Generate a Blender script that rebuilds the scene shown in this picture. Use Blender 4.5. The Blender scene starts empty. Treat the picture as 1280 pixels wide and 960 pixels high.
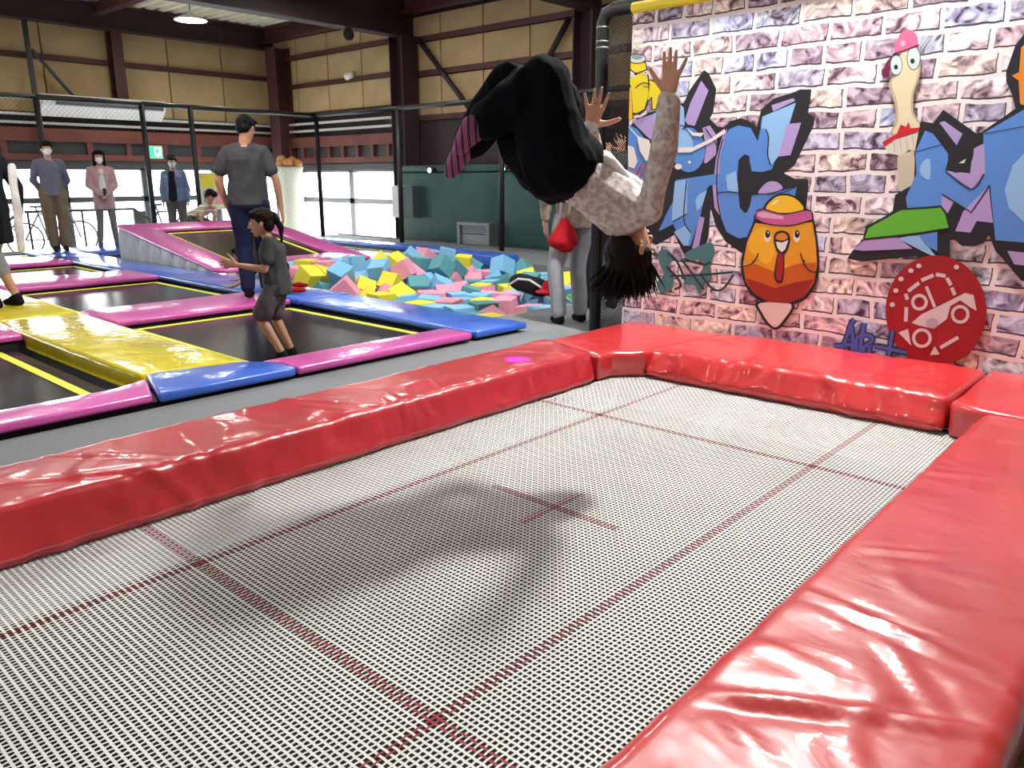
import bpy, bmesh, math, random
import numpy as np
from mathutils import Vector as V, Matrix, Euler, noise
SC = bpy.context.scene
COL = SC.collection
PI = math.pi
random.seed(7)

# ------------------------------------------------------------------ camera
FPX = math.sqrt(912 * 1118.8 - 259 ** 2)
PITCH = math.atan(259 / FPX); YAW = math.atan(912 / math.hypot(FPX, 259)); HC = 1.2
cd = bpy.data.cameras.new('camera'); cam = bpy.data.objects.new('camera', cd); COL.objects.link(cam)
cd.sensor_width = 36; cd.lens = FPX * 36 / 1280; cd.clip_start = .02; cd.clip_end = 200
cam.location = (0, 0, HC); cam.rotation_euler = (PI / 2 - PITCH, 0, YAW)
SC.camera = cam
FW = V((-math.sin(YAW) * math.cos(PITCH), math.cos(YAW) * math.cos(PITCH), -math.sin(PITCH)))
RT = V((math.cos(YAW), math.sin(YAW), 0))
UP = V((-math.sin(YAW) * math.sin(PITCH), math.cos(YAW) * math.sin(PITCH), math.cos(PITCH)))
FH = V((-math.sin(YAW), math.cos(YAW), 0))
ORG = V((0, 0, HC))
def ray(x, y): return FW + RT * ((x - 640) / FPX) - UP * ((y - 480) / FPX)
def G(x, y, z=0.0):                      # point on the level z
    r = ray(x, y); return ORG + r * ((z - HC) / r.z)
def atY(x, y, Y):
    r = ray(x, y); return ORG + r * (Y / r.y)
def atX(x, y, X):
    r = ray(x, y); return ORG + r * (X / r.x)
def D(x, y, d):                          # point at horizontal distance d
    r = ray(x, y); return ORG + r * (d / r.dot(FH))

# ------------------------------------------------------------------ world, exposure, lamps' light
SC.view_settings.view_transform = 'Standard'; SC.view_settings.look = 'None'
SC.view_settings.gamma = 1; SC.view_settings.use_curve_mapping = False
SC.view_settings.exposure = -0.08
w = bpy.data.worlds.new('daylight'); SC.world = w; w.use_nodes = True
bg = w.node_tree.nodes['Background']; bg.inputs[0].default_value = (.93, .97, 1, 1); bg.inputs[1].default_value = 14.0
def area(name, loc, target, size, power, color=(1, .97, .92), portal=False, sy=None):
    l = bpy.data.lights.new(name, 'AREA'); l.energy = power; l.color = color; l.size = size
    if sy: l.shape = 'RECTANGLE'; l.size_y = sy
    elif not portal: l.shape = 'DISK'
    o = bpy.data.objects.new(name, l); COL.objects.link(o); o.location = loc
    o.rotation_euler = (V(target) - V(loc)).to_track_quat('-Z', 'Y').to_euler()
    if portal: l.cycles.is_portal = True
    return o
# daylight comes in through the two glazed walls: portals only guide the sampling of the sky
area('portal_left', (-17.95, 3, .6), (0, 3, .6), 1.9, 1, portal=True, sy=17)
bpy.data.objects['portal_left'].rotation_euler = Euler((PI / 2, 0, -PI / 2))
bpy.data.lights['portal_left'].size = 17; bpy.data.lights['portal_left'].size_y = 1.9
area('portal_back', (-15.2, 11.15, .6), (-15.2, 0, .6), 5, 1, portal=True, sy=1.9)
LAMPS = [(-1.85, 4.5, 4.15, .19, 390, 'high-bay lamp above the top edge of the graffiti banner'), (-1.95, 6.5, 4.15, .2, 70, 'high-bay lamp behind the graffiti banner'), (-.9, -.9, 4.15, .4, 38, 'high-bay lamp above the near end of the large trampoline'),
         (-6.6, 2.6, 4.15, .4, 75, 'high-bay lamp above the nearest arena mats'), (-6.6, 7.6, 4.15, .4, 75, 'high-bay lamp above the foam pit'), (-10.8, 3.4, 4.15, .4, 50, 'high-bay lamp above the farther arena mats'),
         (-10.8, 8.2, 4.15, .4, 40, 'high-bay lamp above the ramped trampoline'), (-14.9, 7.65, 3.99, .3, 40, 'round white high-bay lamp hanging under the ribbed roof at upper left'), (-6.6, -2.6, 4.15, .4, 40, 'high-bay lamp above the left end of the near wall')]

# ------------------------------------------------------------------ helpers
def tag(o, label=None, cat=None, group=None, kind=None):
    if label: o['label'] = label
    if cat: o['category'] = cat
    if group: o['group'] = group
    if kind: o['kind'] = kind
    return o
def empty(name, loc=(0, 0, 0), label=None, cat=None, group=None, rz=0):
    o = bpy.data.objects.new(name, None); COL.objects.link(o); o.location = loc; o.rotation_euler = (0, 0, rz)
    o.empty_display_size = .1
    return tag(o, label, cat, group)
def par(o, parent):
    """parent keeping the world place (parents are only ever moved/turned before their children come)"""
    if parent is not None:
        o.parent = parent
        m = parent_world(parent)
        o.matrix_parent_inverse = m.inverted()
    return o
def parent_world(p):
    m = p.matrix_basis.copy()
    if p.parent: m = parent_world(p.parent) @ p.matrix_parent_inverse @ m
    return m
def mesh_obj(name, me, mat=None, parent=None, smooth=False):
    o = bpy.data.objects.new(name, me); COL.objects.link(o)
    if mat is not None and not me.materials: me.materials.append(mat)
    if smooth: me.polygons.foreach_set('use_smooth', [True] * len(me.polygons))
    return par(o, parent)
def from_bm(name, bm, mat=None, parent=None, smooth=False):
    me = bpy.data.meshes.new(name); bm.normal_update(); bm.to_mesh(me); bm.free()
    return mesh_obj(name, me, mat, parent, smooth)
def bx(bm, a, b, bev=0.0):
    a, b = V(a), V(b); c = (a + b) / 2; s = b - a
    r = bmesh.ops.create_cube(bm, size=1, matrix=Matrix.Translation(c) @ Matrix.Diagonal((abs(s.x), abs(s.y), abs(s.z), 1)))
    if bev:
        es = list({e for v in r['verts'] for e in v.link_edges})
        bmesh.ops.bevel(bm, geom=es, offset=bev, segments=2, affect='EDGES', profile=.5)
def box(name, a, b, mat, parent=None, bev=0.0, smooth=False):
    bm = bmesh.new(); bx(bm, a, b, bev); return from_bm(name, bm, mat, parent, smooth)
def tube_bm(bm, pts, r, n=8, cap=True):
    pts = [V(p) for p in pts]; rings = []
    prev = None
    for i, p in enumerate(pts):
        d = (pts[min(i + 1, len(pts) - 1)] - pts[max(i - 1, 0)]).normalized()
        if prev is None: u = d.cross(V((0, 0, 1)) if abs(d.z) < .9 else V((1, 0, 0))).normalized()
        else: u = (prev - d * prev.dot(d)).normalized()
        prev = u; q = d.cross(u)
        rr = r[i] if isinstance(r, (list, tuple)) else r
        rings.append([bm.verts.new(p + (u * math.cos(2 * PI * k / n) + q * math.sin(2 * PI * k / n)) * rr) for k in range(n)])
    for a, b in zip(rings, rings[1:]):
        for k in range(n): bm.faces.new((a[k], a[(k + 1) % n], b[(k + 1) % n], b[k]))
    if cap: bm.faces.new(rings[0][::-1]); bm.faces.new(rings[-1])
def tube(name, pts, r, mat, parent=None, n=8):
    bm = bmesh.new(); tube_bm(bm, pts, r, n); return from_bm(name, bm, mat, parent, True)
def poly_prism(name, pts, z0, z1, mat, parent=None, bev=.015, segs=3, smooth=True, dent=None):
    """pts: xy outline (counter-clockwise or not), z1 may be a function of (x,y)"""
    bm = bmesh.new()
    f1 = z1 if callable(z1) else (lambda x, y: z1)
    f0 = z0 if callable(z0) else (lambda x, y: z0)
    bot = [bm.verts.new((p[0], p[1], f0(p[0], p[1]))) for p in pts]; top = [bm.verts.new((p[0], p[1], f1(p[0], p[1]))) for p in pts]
    n = len(pts)
    bm.faces.new(bot[::-1]); bm.faces.new(top)
    for i in range(n): bm.faces.new((bot[i], bot[(i + 1) % n], top[(i + 1) % n], top[i]))
    bmesh.ops.recalc_face_normals(bm, faces=bm.faces)
    if bev: bmesh.ops.bevel(bm, geom=list(bm.edges), offset=bev, segments=segs, affect='EDGES', profile=.5)
    return from_bm(name, bm, mat, parent, smooth)

# ------------------------------------------------------------------ materials
def NM(name):
    m = bpy.data.materials.new(name); m.use_nodes = True; nt = m.node_tree
    return m, nt, nt.nodes['Principled BSDF']
def mat(name, col, rough=.6, metal=0.0, noise_amt=0.0, nscale=6.0, bump=0.0, bscale=30.0, coat=0.0, emit=None, es=0.0, spec=None, col2=None, coords='Object', bdist=.02, aniso=None):
    m, nt, b = NM(name); N = nt.nodes; L = nt.links
    b.inputs['Base Color'].default_value = (*col, 1); b.inputs['Roughness'].default_value = rough; b.inputs['Metallic'].default_value = metal
    if coat: b.inputs['Coat Weight'].default_value = coat; b.inputs['Coat Roughness'].default_value = .08
    if spec is not None: b.inputs['Specular IOR Level'].default_value = spec
    if emit: b.inputs['Emission Color'].default_value = (*emit, 1); b.inputs['Emission Strength'].default_value = es
    tc = N.new('ShaderNodeTexCoord'); mp = N.new('ShaderNodeMapping'); L.new(tc.outputs[coords], mp.inputs[0])
    if aniso: mp.inputs['Scale'].default_value = aniso
    if noise_amt or col2:
        n = N.new('ShaderNodeTexNoise'); n.inputs['Scale'].default_value = nscale; n.inputs['Detail'].default_value = 4
        L.new(mp.outputs[0], n.inputs['Vector'])
        r = N.new('ShaderNodeValToRGB'); c2 = col2 or tuple(min(1, c * (1 - noise_amt)) for c in col)
        r.color_ramp.elements[0].position = .38; r.color_ramp.elements[1].position = .62
        r.color_ramp.elements[0].color = (*c2, 1); r.color_ramp.elements[1].color = (*(col if col2 else tuple(min(1, c * (1 + noise_amt * .6)) for c in col)), 1)
        L.new(n.outputs['Fac'], r.inputs[0]); L.new(r.outputs[0], b.inputs['Base Color'])
    if bump:
        n2 = N.new('ShaderNodeTexNoise'); n2.inputs['Scale'].default_value = bscale; n2.inputs['Detail'].default_value = 3
        L.new(mp.outputs[0], n2.inputs['Vector'])
        bp = N.new('ShaderNodeBump'); bp.inputs['Strength'].default_value = bump; bp.inputs['Distance'].default_value = bdist
        L.new(n2.outputs['Fac'], bp.inputs['Height']); L.new(bp.outputs[0], b.inputs['Normal'])
        if coat: L.new(bp.outputs[0], b.inputs['Coat Normal'])
    return m
def vinyl(name, col, bump=.25, bscale=5.0, rough=.33):
    """padded PVC cover: gloss and shallow creases"""
    m = mat(name, col, rough=rough, noise_amt=.10, nscale=2.5, bump=bump, bscale=bscale, coat=.55, bdist=.03)
    nt = m.node_tree; N = nt.nodes; L = nt.links
    bp = [n for n in N if n.type == 'BUMP'][0]
    tc = [n for n in N if n.type == 'TEX_COORD'][0]
    wv = N.new('ShaderNodeTexNoise'); wv.inputs['Scale'].default_value = 3.5; wv.inputs['Detail'].default_value = 6; wv.inputs['Distortion'].default_value = 1.6
    mp = N.new('ShaderNodeMapping'); mp.inputs['Scale'].default_value = (1.0, 2.2, 1.0)
    L.new(tc.outputs['Object'], mp.inputs[0]); L.new(mp.outputs[0], wv.inputs['Vector'])
    b2 = N.new('ShaderNodeBump'); b2.inputs['Strength'].default_value = bump * .8; b2.inputs['Distance'].default_value = .012
    L.new(wv.outputs['Fac'], b2.inputs['Height']); L.new(bp.outputs[0], b2.inputs['Normal'])
    pb = N['Principled BSDF']; L.new(b2.outputs[0], pb.inputs['Normal']); L.new(b2.outputs[0], pb.inputs['Coat Normal'])
    return m
M = {}
M['red'] = vinyl('red_vinyl', (.46, .034, .036), .22, 4)
M['redleft'] = vinyl('red_vinyl_left', (.40, .016, .026), .22, 4)
M['red2'] = vinyl('red_vinyl_far', (.50, .026, .030), .3, 6)
M['pink'] = vinyl('pink_vinyl', (.58, .085, .38), .35, 5)
M['blue'] = vinyl('blue_vinyl', (.035, .13, .60), .35, 5)
M['yellow'] = vinyl('yellow_vinyl', (.66, .56, .012), .55, 5, .26)
M['pinkfoam'] = mat('pink_foam', (.80, .33, .48), .85, bump=.15, bscale=60)
M['bluefoam'] = mat('sky_blue_foam', (.22, .52, .80), .85, bump=.15, bscale=60)
M['yellowfoam'] = mat('yellow_foam', (.80, .73, .06), .85, bump=.15, bscale=60)
M['tealfoam'] = mat('teal_foam', (.10, .33, .38), .85, bump=.15, bscale=60)
M['carpet'] = mat('grey_carpet', (.17, .185, .20), .9, noise_amt=.12, nscale=90, bump=.3, bscale=160, bdist=.004)
M['blackmat'] = mat('black_jump_cloth', (.010, .010, .012), .20, noise_amt=.2, nscale=5, bump=.08, bscale=200, bdist=.002)
M['black'] = mat('black_foam_sleeve', (.010, .011, .013), .45, bump=.1, bscale=40)
M['dark'] = mat('dark_void', (.006, .006, .007), .9)
M['steelred'] = mat('oxide_red_steel', (.068, .017, .017), .6, noise_amt=.2, nscale=2)
M['steeldk'] = mat('dark_red_steel', (.030, .009, .014), .6, noise_amt=.2, nscale=2)
M['redbrown'] = mat('red_brown_painted_steel', (.18, .045, .030), .6, noise_amt=.2, nscale=2)
M['panel'] = mat('cream_insulation_panel', (.42, .30, .145), .8, noise_amt=.12, nscale=1.4, bump=.1, bscale=4, bdist=.03)
M['deck'] = mat('cream_roof_deck', (.80, .74, .56), .5, noise_amt=.08, nscale=3)
M['white'] = mat('white_enamel', (.75, .75, .72), .4)
M['offw'] = mat('off_white_board', (.62, .62, .58), .6)
M['grey'] = mat('grey_metal', (.22, .23, .24), .45, metal=.4)
M['dgrey'] = mat('dark_grey_frame', (.06, .065, .065), .5)
M['teal'] = mat('dark_green_wall_pad', (.022, .085, .080), .55, noise_amt=.15, nscale=2)
M['net'] = mat('black_netting', (.012, .013, .014), .7)
M['yline'] = mat('yellow_webbing', (.72, .74, .05), .6)
M['web'] = mat('white_web_strap', (.66, .67, .64), .55, noise_amt=.06, nscale=3)
M['webred'] = mat('red_web_strap', (.27, .018, .030), .6)
M['fabric'] = mat('grey_white_fabric', (.50, .54, .54), .8, noise_amt=.12, nscale=3, bump=.5, bscale=7, bdist=.06, aniso=(5, 1, .7))
M['lounge'] = mat('pale_polished_floor', (.60, .62, .62), .25)
M['ground'] = mat('pale_concrete_yard', (.70, .72, .72), .8)
M['skin'] = mat('skin', (.50, .27, .17), .5, noise_amt=.06, nscale=8)
M['skin2'] = mat('tanned_skin', (.36, .20, .125), .5, noise_amt=.06, nscale=8)
M['hair'] = mat('black_hair', (.005, .0045, .0045), .6, spec=.12, bump=.5, bscale=70, bdist=.01)
M['hairb'] = mat('dark_brown_hair', (.008, .0045, .004), .6, spec=.10, bump=.5, bscale=70, bdist=.01)
M['mask'] = mat('white_face_mask', (.80, .80, .80), .8)
M['eye'] = mat('eye_white', (.75, .75, .72), .3)
M['iris'] = mat('dark_iris', (.012, .008, .006), .2)
M['lip'] = mat('lip_skin', (.38, .13, .10), .5)
M['nail'] = mat('nail', (.62, .36, .28), .3)
def cloth(name, col, **k):
    k.setdefault('spec', .15); M[name] = mat(name, col, .85, noise_amt=k.pop('na', .10), nscale=k.pop('ns', 9), bump=k.pop('bump', .35), bscale=k.pop('bs', 11), bdist=.03, **k); return M[name]
cloth('charcoal_tee', (.060, .062, .070)); cloth('navy_denim', (.012, .018, .055)); cloth('slate_shirt', (.13, .14, .19))
cloth('khaki', (.17, .13, .08)); cloth('rose_coat', (.46, .30, .31)); cloth('white_top', (.66, .66, .66)); cloth('grey_tights', (.16, .15, .15))
cloth('denim_jacket', (.17, .22, .36)); cloth('black_vest', (.010, .012, .02)); cloth('grey_trouser', (.12, .11, .11))
cloth('kid_tee', (.042, .050, .048)); cloth('kid_short', (.085, .075, .085)); cloth('camo', (.12, .12, .09), col2=(.03, .03, .025), ns=14)
cloth('black_leg', (.0022, .0024, .005), bs=6, spec=.06); cloth('black_coat', (.012, .013, .018)); cloth('pale_denim', (.33, .36, .40)); cloth('blue_jean', (.12, .17, .24))
cloth('knit', (.42, .38, .30), col2=(.27, .25, .19), ns=18); cloth('red_bag', (.42, .012, .02)); cloth('sweat_grey', (.09, .10, .11)); cloth('dark_top', (.02, .02, .025))
cloth('speckled', (.62, .58, .55), col2=(.36, .30, .31), ns=42); cloth('black_shoe', (.008, .008, .009)); cloth('blue_shoe', (.02, .07, .20))
def stripes(name, c1, c2, scale, axis='X', coords='Object', rough=.85, c3=None):
    m, nt, b = NM(name); N = nt.nodes; L = nt.links; b.inputs['Roughness'].default_value = rough
    tc = N.new('ShaderNodeTexCoord'); wv = N.new('ShaderNodeTexWave'); mp = N.new('ShaderNodeMapping'); mp.inputs['Rotation'].default_value = (0, 0, -YAW if axis == 'X' else 0); wv.bands_direction = axis; wv.inputs['Scale'].default_value = scale
    wv.inputs['Distortion'].default_value = .4
    L.new(tc.outputs[coords], mp.inputs[0]); L.new(mp.outputs[0], wv.inputs['Vector']); r = N.new('ShaderNodeValToRGB'); r.color_ramp.interpolation = 'CONSTANT'
    r.color_ramp.elements[0].color = (*c1, 1); r.color_ramp.elements[1].color = (*c2, 1); r.color_ramp.elements[1].position = .5
    if c3: e = r.color_ramp.elements.new(.8); e.color = (*c3, 1)
    L.new(wv.outputs['Fac'], r.inputs[0]); L.new(r.outputs[0], b.inputs['Base Color']); M[name] = m; return m
stripes('striped_sock', (.012, .008, .02), (.42, .08, .22), 12, 'X', c3=(.16, .03, .14))
stripes('striped_tee', (.60, .60, .56), (.10, .11, .13), 4.5, 'Z', c3=(.55, .48, .15))

# printed brick banner
def brick_print():
    m, nt, b = NM('printed_brick_banner'); N = nt.nodes; L = nt.links
    b.inputs['Roughness'].default_value = .5
    tc = N.new('ShaderNodeTexCoord'); sx = N.new('ShaderNodeSeparateXYZ'); L.new(tc.outputs['Object'], sx.inputs[0])
    cb = N.new('ShaderNodeCombineXYZ'); L.new(sx.outputs['X'], cb.inputs['X']); L.new(sx.outputs['Z'], cb.inputs['Y'])
    nz = N.new('ShaderNodeTexNoise'); nz.inputs['Scale'].default_value = 7; nz.inputs['Detail'].default_value = 3; L.new(cb.outputs[0], nz.inputs['Vector'])
    sub = N.new('ShaderNodeVectorMath'); sub.operation = 'SUBTRACT'; L.new(nz.outputs['Color'], sub.inputs[0]); sub.inputs[1].default_value = (.5, .5, .5)
    sc = N.new('ShaderNodeVectorMath'); sc.operation = 'SCALE'; L.new(sub.outputs[0], sc.inputs[0]); sc.inputs['Scale'].default_value = .04
    ad = N.new('ShaderNodeVectorMath'); ad.operation = 'ADD'; L.new(cb.outputs[0], ad.inputs[0]); L.new(sc.outputs[0], ad.inputs[1])
    def brick(off, mortar):
        br = N.new('ShaderNodeTexBrick'); mp = N.new('ShaderNodeMapping'); mp.inputs['Location'].default_value = (*off, 0)
        L.new(ad.outputs[0], mp.inputs[0]); L.new(mp.outputs[0], br.inputs['Vector'])
        br.offset = .42; br.squash = .72; br.squash_frequency = 3
        br.inputs['Color1'].default_value = (0, 0, 0, 1); br.inputs['Color2'].default_value = (1, 1, 1, 1); br.inputs['Mortar'].default_value = (.5, .5, .5, 1)
        br.inputs['Scale'].default_value = 1; br.inputs['Mortar Size'].default_value = mortar; br.inputs['Mortar Smooth'].default_value = .15
        br.inputs['Brick Width'].default_value = .30; br.inputs['Row Height'].default_value = .122
        return br
    A = brick((0, 0), .013); B = brick((.005, -.008), .014)
    ramp = N.new('ShaderNodeValToRGB'); L.new(A.outputs['Color'], ramp.inputs[0]); cr = ramp.color_ramp
    cols = [(0, (.42, .47, .66)), (.14, (.52, .40, .46)), (.28, (.68, .60, .54)), (.42, (.42, .34, .42)), (.54, (.62, .52, .54)), (.66, (.40, .40, .52)), (.76, (.70, .64, .66)), (.9, (.50, .58, .66))]
    cr.elements[0].color = (*cols[0][1], 1); cr.elements[1].position = 1; cr.elements[1].color = (.44, .33, .36, 1)
    for p, c in cols[1:]: e = cr.elements.new(p); e.color = (*c, 1)
    cr.interpolation = 'CONSTANT'
    n1 = N.new('ShaderNodeTexNoise'); n1.inputs['Scale'].default_value = 8; n1.inputs['Detail'].default_value = 3.5; n1.inputs['Distortion'].default_value = 2.2
    L.new(cb.outputs[0], n1.inputs['Vector'])
    r1 = N.new('ShaderNodeValToRGB'); L.new(n1.outputs['Fac'], r1.inputs[0]); e = r1.color_ramp.elements
    e[0].position = .33; e[0].color = (.13, .04, .08, 1); e[1].position = .43; e[1].color = (.70, .62, .70, 1)
    x = r1.color_ramp.elements.new(.52); x.color = (1.05, 1.03, 1.05, 1); x = r1.color_ramp.elements.new(.62); x.color = (1.7, 1.65, 1.6, 1)
    mul = N.new('ShaderNodeMixRGB'); mul.blend_type = 'MULTIPLY'; mul.inputs[0].default_value = 1; L.new(ramp.outputs[0], mul.inputs[1]); L.new(r1.outputs[0], mul.inputs[2])
    # dark printed edge where the shifted joint overlaps the brick
    dk = N.new('ShaderNodeMixRGB'); L.new(B.outputs['Fac'], dk.inputs[0]); L.new(mul.outputs[0], dk.inputs[1]); dk.inputs[2].default_value = (.045, .03, .05, 1)
    mo = N.new('ShaderNodeMixRGB'); L.new(A.outputs['Fac'], mo.inputs[0]); L.new(dk.outputs[0], mo.inputs[1]); mo.inputs[2].default_value = (.80, .75, .75, 1)
    L.new(mo.outputs[0], b.inputs['Base Color'])
    return m
M['brick'] = brick_print()
def glass():
    m, nt, b = NM('window_glass'); N = nt.nodes; L = nt.links
    t = N.new('ShaderNodeBsdfTransparent'); g = N.new('ShaderNodeBsdfGlossy'); g.inputs['Roughness'].default_value = .02
    mx = N.new('ShaderNodeMixShader'); mx.inputs[0].default_value = .06; L.new(t.outputs[0], mx.inputs[1]); L.new(g.outputs[0], mx.inputs[2])
    L.new(mx.outputs[0], nt.nodes['Material Output'].inputs['Surface']); return m
M['glass'] = glass()
M['lamp'] = mat('lamp_lens', (1, 1, 1), .5, emit=(1, .98, .95), es=25)
M['ledblue'] = mat('blue_led', (.3, .6, 1), .5, emit=(.25, .6, 1), es=8)
M['ledwhite'] = mat('white_led', (1, 1, 1), .5, emit=(.85, .93, 1), es=12)
M['exit'] = mat('green_exit_sign', (.05, .6, .3), .4, emit=(.05, .60, .30), es=1.2)
M['exitw'] = mat('white_exit_sign', (.9, 1, .95), .4, emit=(.8, 1, .9), es=1.3)

# ------------------------------------------------------------------ building shell
XL, YB, ZR = -17.8, 11.0, 4.55
XR, YN = 3.5, -5.5
def struct(o): o['kind'] = 'structure'; return o
def multi(name, boxes, m, parent=None, bev=0):
    bm = bmesh.new()
    for a, b in boxes: bx(bm, a, b, bev)
    return from_bm(name, bm, m, parent)
HX0, HX1, HY0, HY1 = -2.86, -.58, -.62, 4.22          # opening in the platform for the big trampoline
struct(multi('floor', [((-4.12, YN, -.28), (HX0, 4.66, 0)), ((HX0, HY1, -.28), (HX1, YB, 0)), ((HX0, YN, -.28), (HX1, HY0, 0)), ((HX1, YN, -.28), (XR, YB, 0)),
    ((-4.62, 4.66, -.28), (HX0, YB, 0)), ((-7.55, 8.52, -.28), (-4.62, YB, 0)), ((-14.25, 8.62, -.28), (-7.55, 10.2, 0))], M['carpet']))
struct(box('floor_lower', (-14.3, YN, -1.3), (XR, YB, -1.1), M['dark']))
struct(multi('floor_lounge', [((XL - .2, YN, -.6), (-14.25, YB, -.30)), ((-14.25, 10.2, -.6), (-7.55, YB, -.30))], M['lounge']))
struct(multi('trim_platform_edge', [((-14.27, YN, -.3), (-14.2, 8.6, .02)), ((-14.27, 10.2, -.3), (-7.5, 10.23, .02))], M['dgrey']))
# roof: ribbed deck
bm = bmesh.new(); y = YN; k = 0; prof = []
while y < YB + .1:
    prof += [(y, ZR), (y + .09, ZR), (y + .13, ZR + .10), (y + .22, ZR + .10)]; y += .26
va = [bm.verts.new((XL - .2, p[0], p[1])) for p in prof]; vb = [bm.verts.new((XR, p[0], p[1])) for p in prof]
for i in range(len(prof) - 1): bm.faces.new((va[i], vb[i], vb[i + 1], va[i + 1]))
rf = struct(from_bm('ceiling', bm, M['deck'])); md = rf.modifiers.new('s', 'SOLIDIFY'); md.thickness = .01; md.offset = 1
struct(box('trim_roof_cover', (XL - .4, YN - .2, ZR + .16), (XR + .2, YB + .4, ZR + .22), M['dark']))

def bay_wall(root, axis, fixed, a0, a1, rows, pitch, thick=.04, inward=1):
    """cream insulation panels, each its own part; axis 'Y': wall runs along Y at x=fixed"""
    cache = {}
    for (z0, z1) in rows:
        n = max(1, round((a1 - a0) / pitch)); s = (a1 - a0) / n
        for i in range(n):
            key = (round(s, 4), round(z1 - z0, 4))
            if key not in cache:
                bm = bmesh.new()
                if axis == 'Y': bx(bm, (-thick, .012, .012), (thick, s - .012, z1 - z0 - .012), .008)
                else: bx(bm, (.012, -thick, .012), (s - .012, thick, z1 - z0 - .012), .008)
                me = bpy.data.meshes.new('panel'); bm.to_mesh(me); bm.free(); me.materials.append(M['panel']); cache[key] = me
            o = bpy.data.objects.new('panel', cache[key]); COL.objects.link(o)
            o.location = (fixed, a0 + i * s, z0) if axis == 'Y' else (a0 + i * s, fixed, z0)
            par(o, root)
def rails_along(root, axis, fixed, a0, a1, zs, h, d, m, name='girt'):
    for z in zs:
        if axis == 'Y': box(name, (fixed, a0, z), (fixed + d, a1, z + h), m, root)
        else: box(name, (a0, fixed - d, z), (a1, fixed, z + h), m, root)
# --- left wall (glazed below, panels above)
wl = struct(box('wall_left', (XL - .2, YN, 1.40), (XL - .05, YB + .2, ZR + .1), M['steeldk']))
bay_wall(wl, 'Y', XL, YN, 1.0, [(2.42, 3.42), (3.50, 4.12)], 1.22)
bay_wall(wl, 'Y', XL, 1.0, YB, [(2.42, 3.42), (3.50, 4.12)], 1.22)
rails_along(wl, 'Y', XL + .03, YN, YB, [3.41], .10, .06, M['steelred'])
rails_along(wl, 'Y', XL + .02, YN, YB, [1.88], .25, .12, M['redbrown'], 'red_rail')
rails_along(wl, 'Y', XL + .02, YN, YB, [1.52], .12, .12, M['redbrown'], 'red_rail')
rails_along(wl, 'Y', XL - .04, YN, YB, [1.38], .13, .10, M['dgrey'], 'header')
rails_along(wl, 'Y', XL + .03, YN, YB, [2.20], .05, .05, M['offw'], 'conduit')
rails_along(wl, 'Y', XL + .03, YN, YB, [2.36], .05, .05, M['offw'], 'conduit')
bw = struct(box('wall_back', (XL - .2, YB + .05, 1.36), (XR, YB + .2, ZR + .1), M['steeldk']))
bay_wall(bw, 'X', YB, XL, -12.95, [(2.62, 3.18), (3.25, 3.80), (3.88, 4.25)], 1.2)
bay_wall(bw, 'X', YB, -12.85, -8.35, [(2.36, 3.10), (3.19, 3.72), (3.80, 4.2)], 1.15)
bay_wall(bw, 'X', YB, -8.25, XR, [(2.36, 3.10), (3.19, 3.72), (3.80, 4.2)], 1.15)
rails_along(bw, 'X', YB - .03, XL, -12.95, [2.52, 3.17, 3.80], .09, .07, M['steelred'])
rails_along(bw, 'X', YB - .03, -12.85, XR, [2.28, 3.10, 3.72], .10, .07, M['steelred'])
rails_along(bw, 'X', YB - .02, XL, -12.6, [1.86], .22, .12, M['redbrown'], 'red_rail')
rails_along(bw, 'X', YB - .02, XL, -12.6, [1.50], .12, .12, M['redbrown'], 'red_rail')
rails_along(bw, 'X', YB + .04, XL, -12.6, [1.34], .14, .10, M['dgrey'], 'header')
rails_along(bw, 'X', YB - .03, XL, -12.9, [2.20], .05, .05, M['offw'], 'conduit')
rails_along(bw, 'X', YB - .03, XL, -12.9, [2.36], .05, .05, M['offw'], 'conduit')
# small dark high-level panes between the two red rails
def small_panes(root, axis, fixed, a0, a1, z0, z1, pitch):
    n = int((a1 - a0) / pitch)
    for i in range(n):
        p = a0 + i * pitch
        if axis == 'Y':
            box('pane', (fixed - .01, p + .05, z0), (fixed + .01, p + pitch - .05, z1), M['smallpane'], root)
            box('post', (fixed, p - .05, z0), (fixed + .09, p + .05, z1), M['redbrown'], root)
        else:
            box('pane', (p + .05, fixed - .01, z0), (p + pitch - .05, fixed + .01, z1), M['smallpane'], root)
            box('post', (p - .05, fixed - .09, z0), (p + .05, fixed, z1), M['redbrown'], root)
M['smallpane'] = mat('smoked_pane', (.075, .08, .08), .25)
small_panes(wl, 'Y', XL + .02, .4, YB - .3, 1.64, 1.88, .78)
small_panes(bw, 'X', YB - .02, XL + .3, -12.7, 1.62, 1.86, .52)
# big windows
def big_windows(prefix, axis, fixed, marks, z0, z1, zm, m):
    for i in range(len(marks) - 1):
        a, b = marks[i], marks[i + 1]
        def bb(p0, p1, q0, q1, d=.05):
            return ((fixed - d, p0, q0), (fixed + d, p1, q1)) if axis == 'Y' else ((p0, fixed - d, q0), (p1, fixed + d, q1))
        f = struct(multi('window_%d' % (prefix + i), [bb(a, a + .08, z0, z1), bb(b - .08, b, z0, z1), bb(a, b, z1 - .06, z1), bb(a, b, zm, zm + .11), bb(a, b, z0, z0 + .06)], m))
        box('pane', *bb(a + .08, b - .08, z0 + .06, zm, .004), M['glass'], f)
        box('pane', *bb(a + .08, b - .08, zm + .11, z1 - .06, .004), M['glass'], f)
ms = [YN] + [-2.9, -.6, 1.4, 3.4] + [atX(x, 230, XL).y for x in (81, 184, 272)] + [YB - .25]
big_windows(1, 'Y', XL - .1, ms, -.30, 1.40, .68, M['dgrey'])
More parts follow.
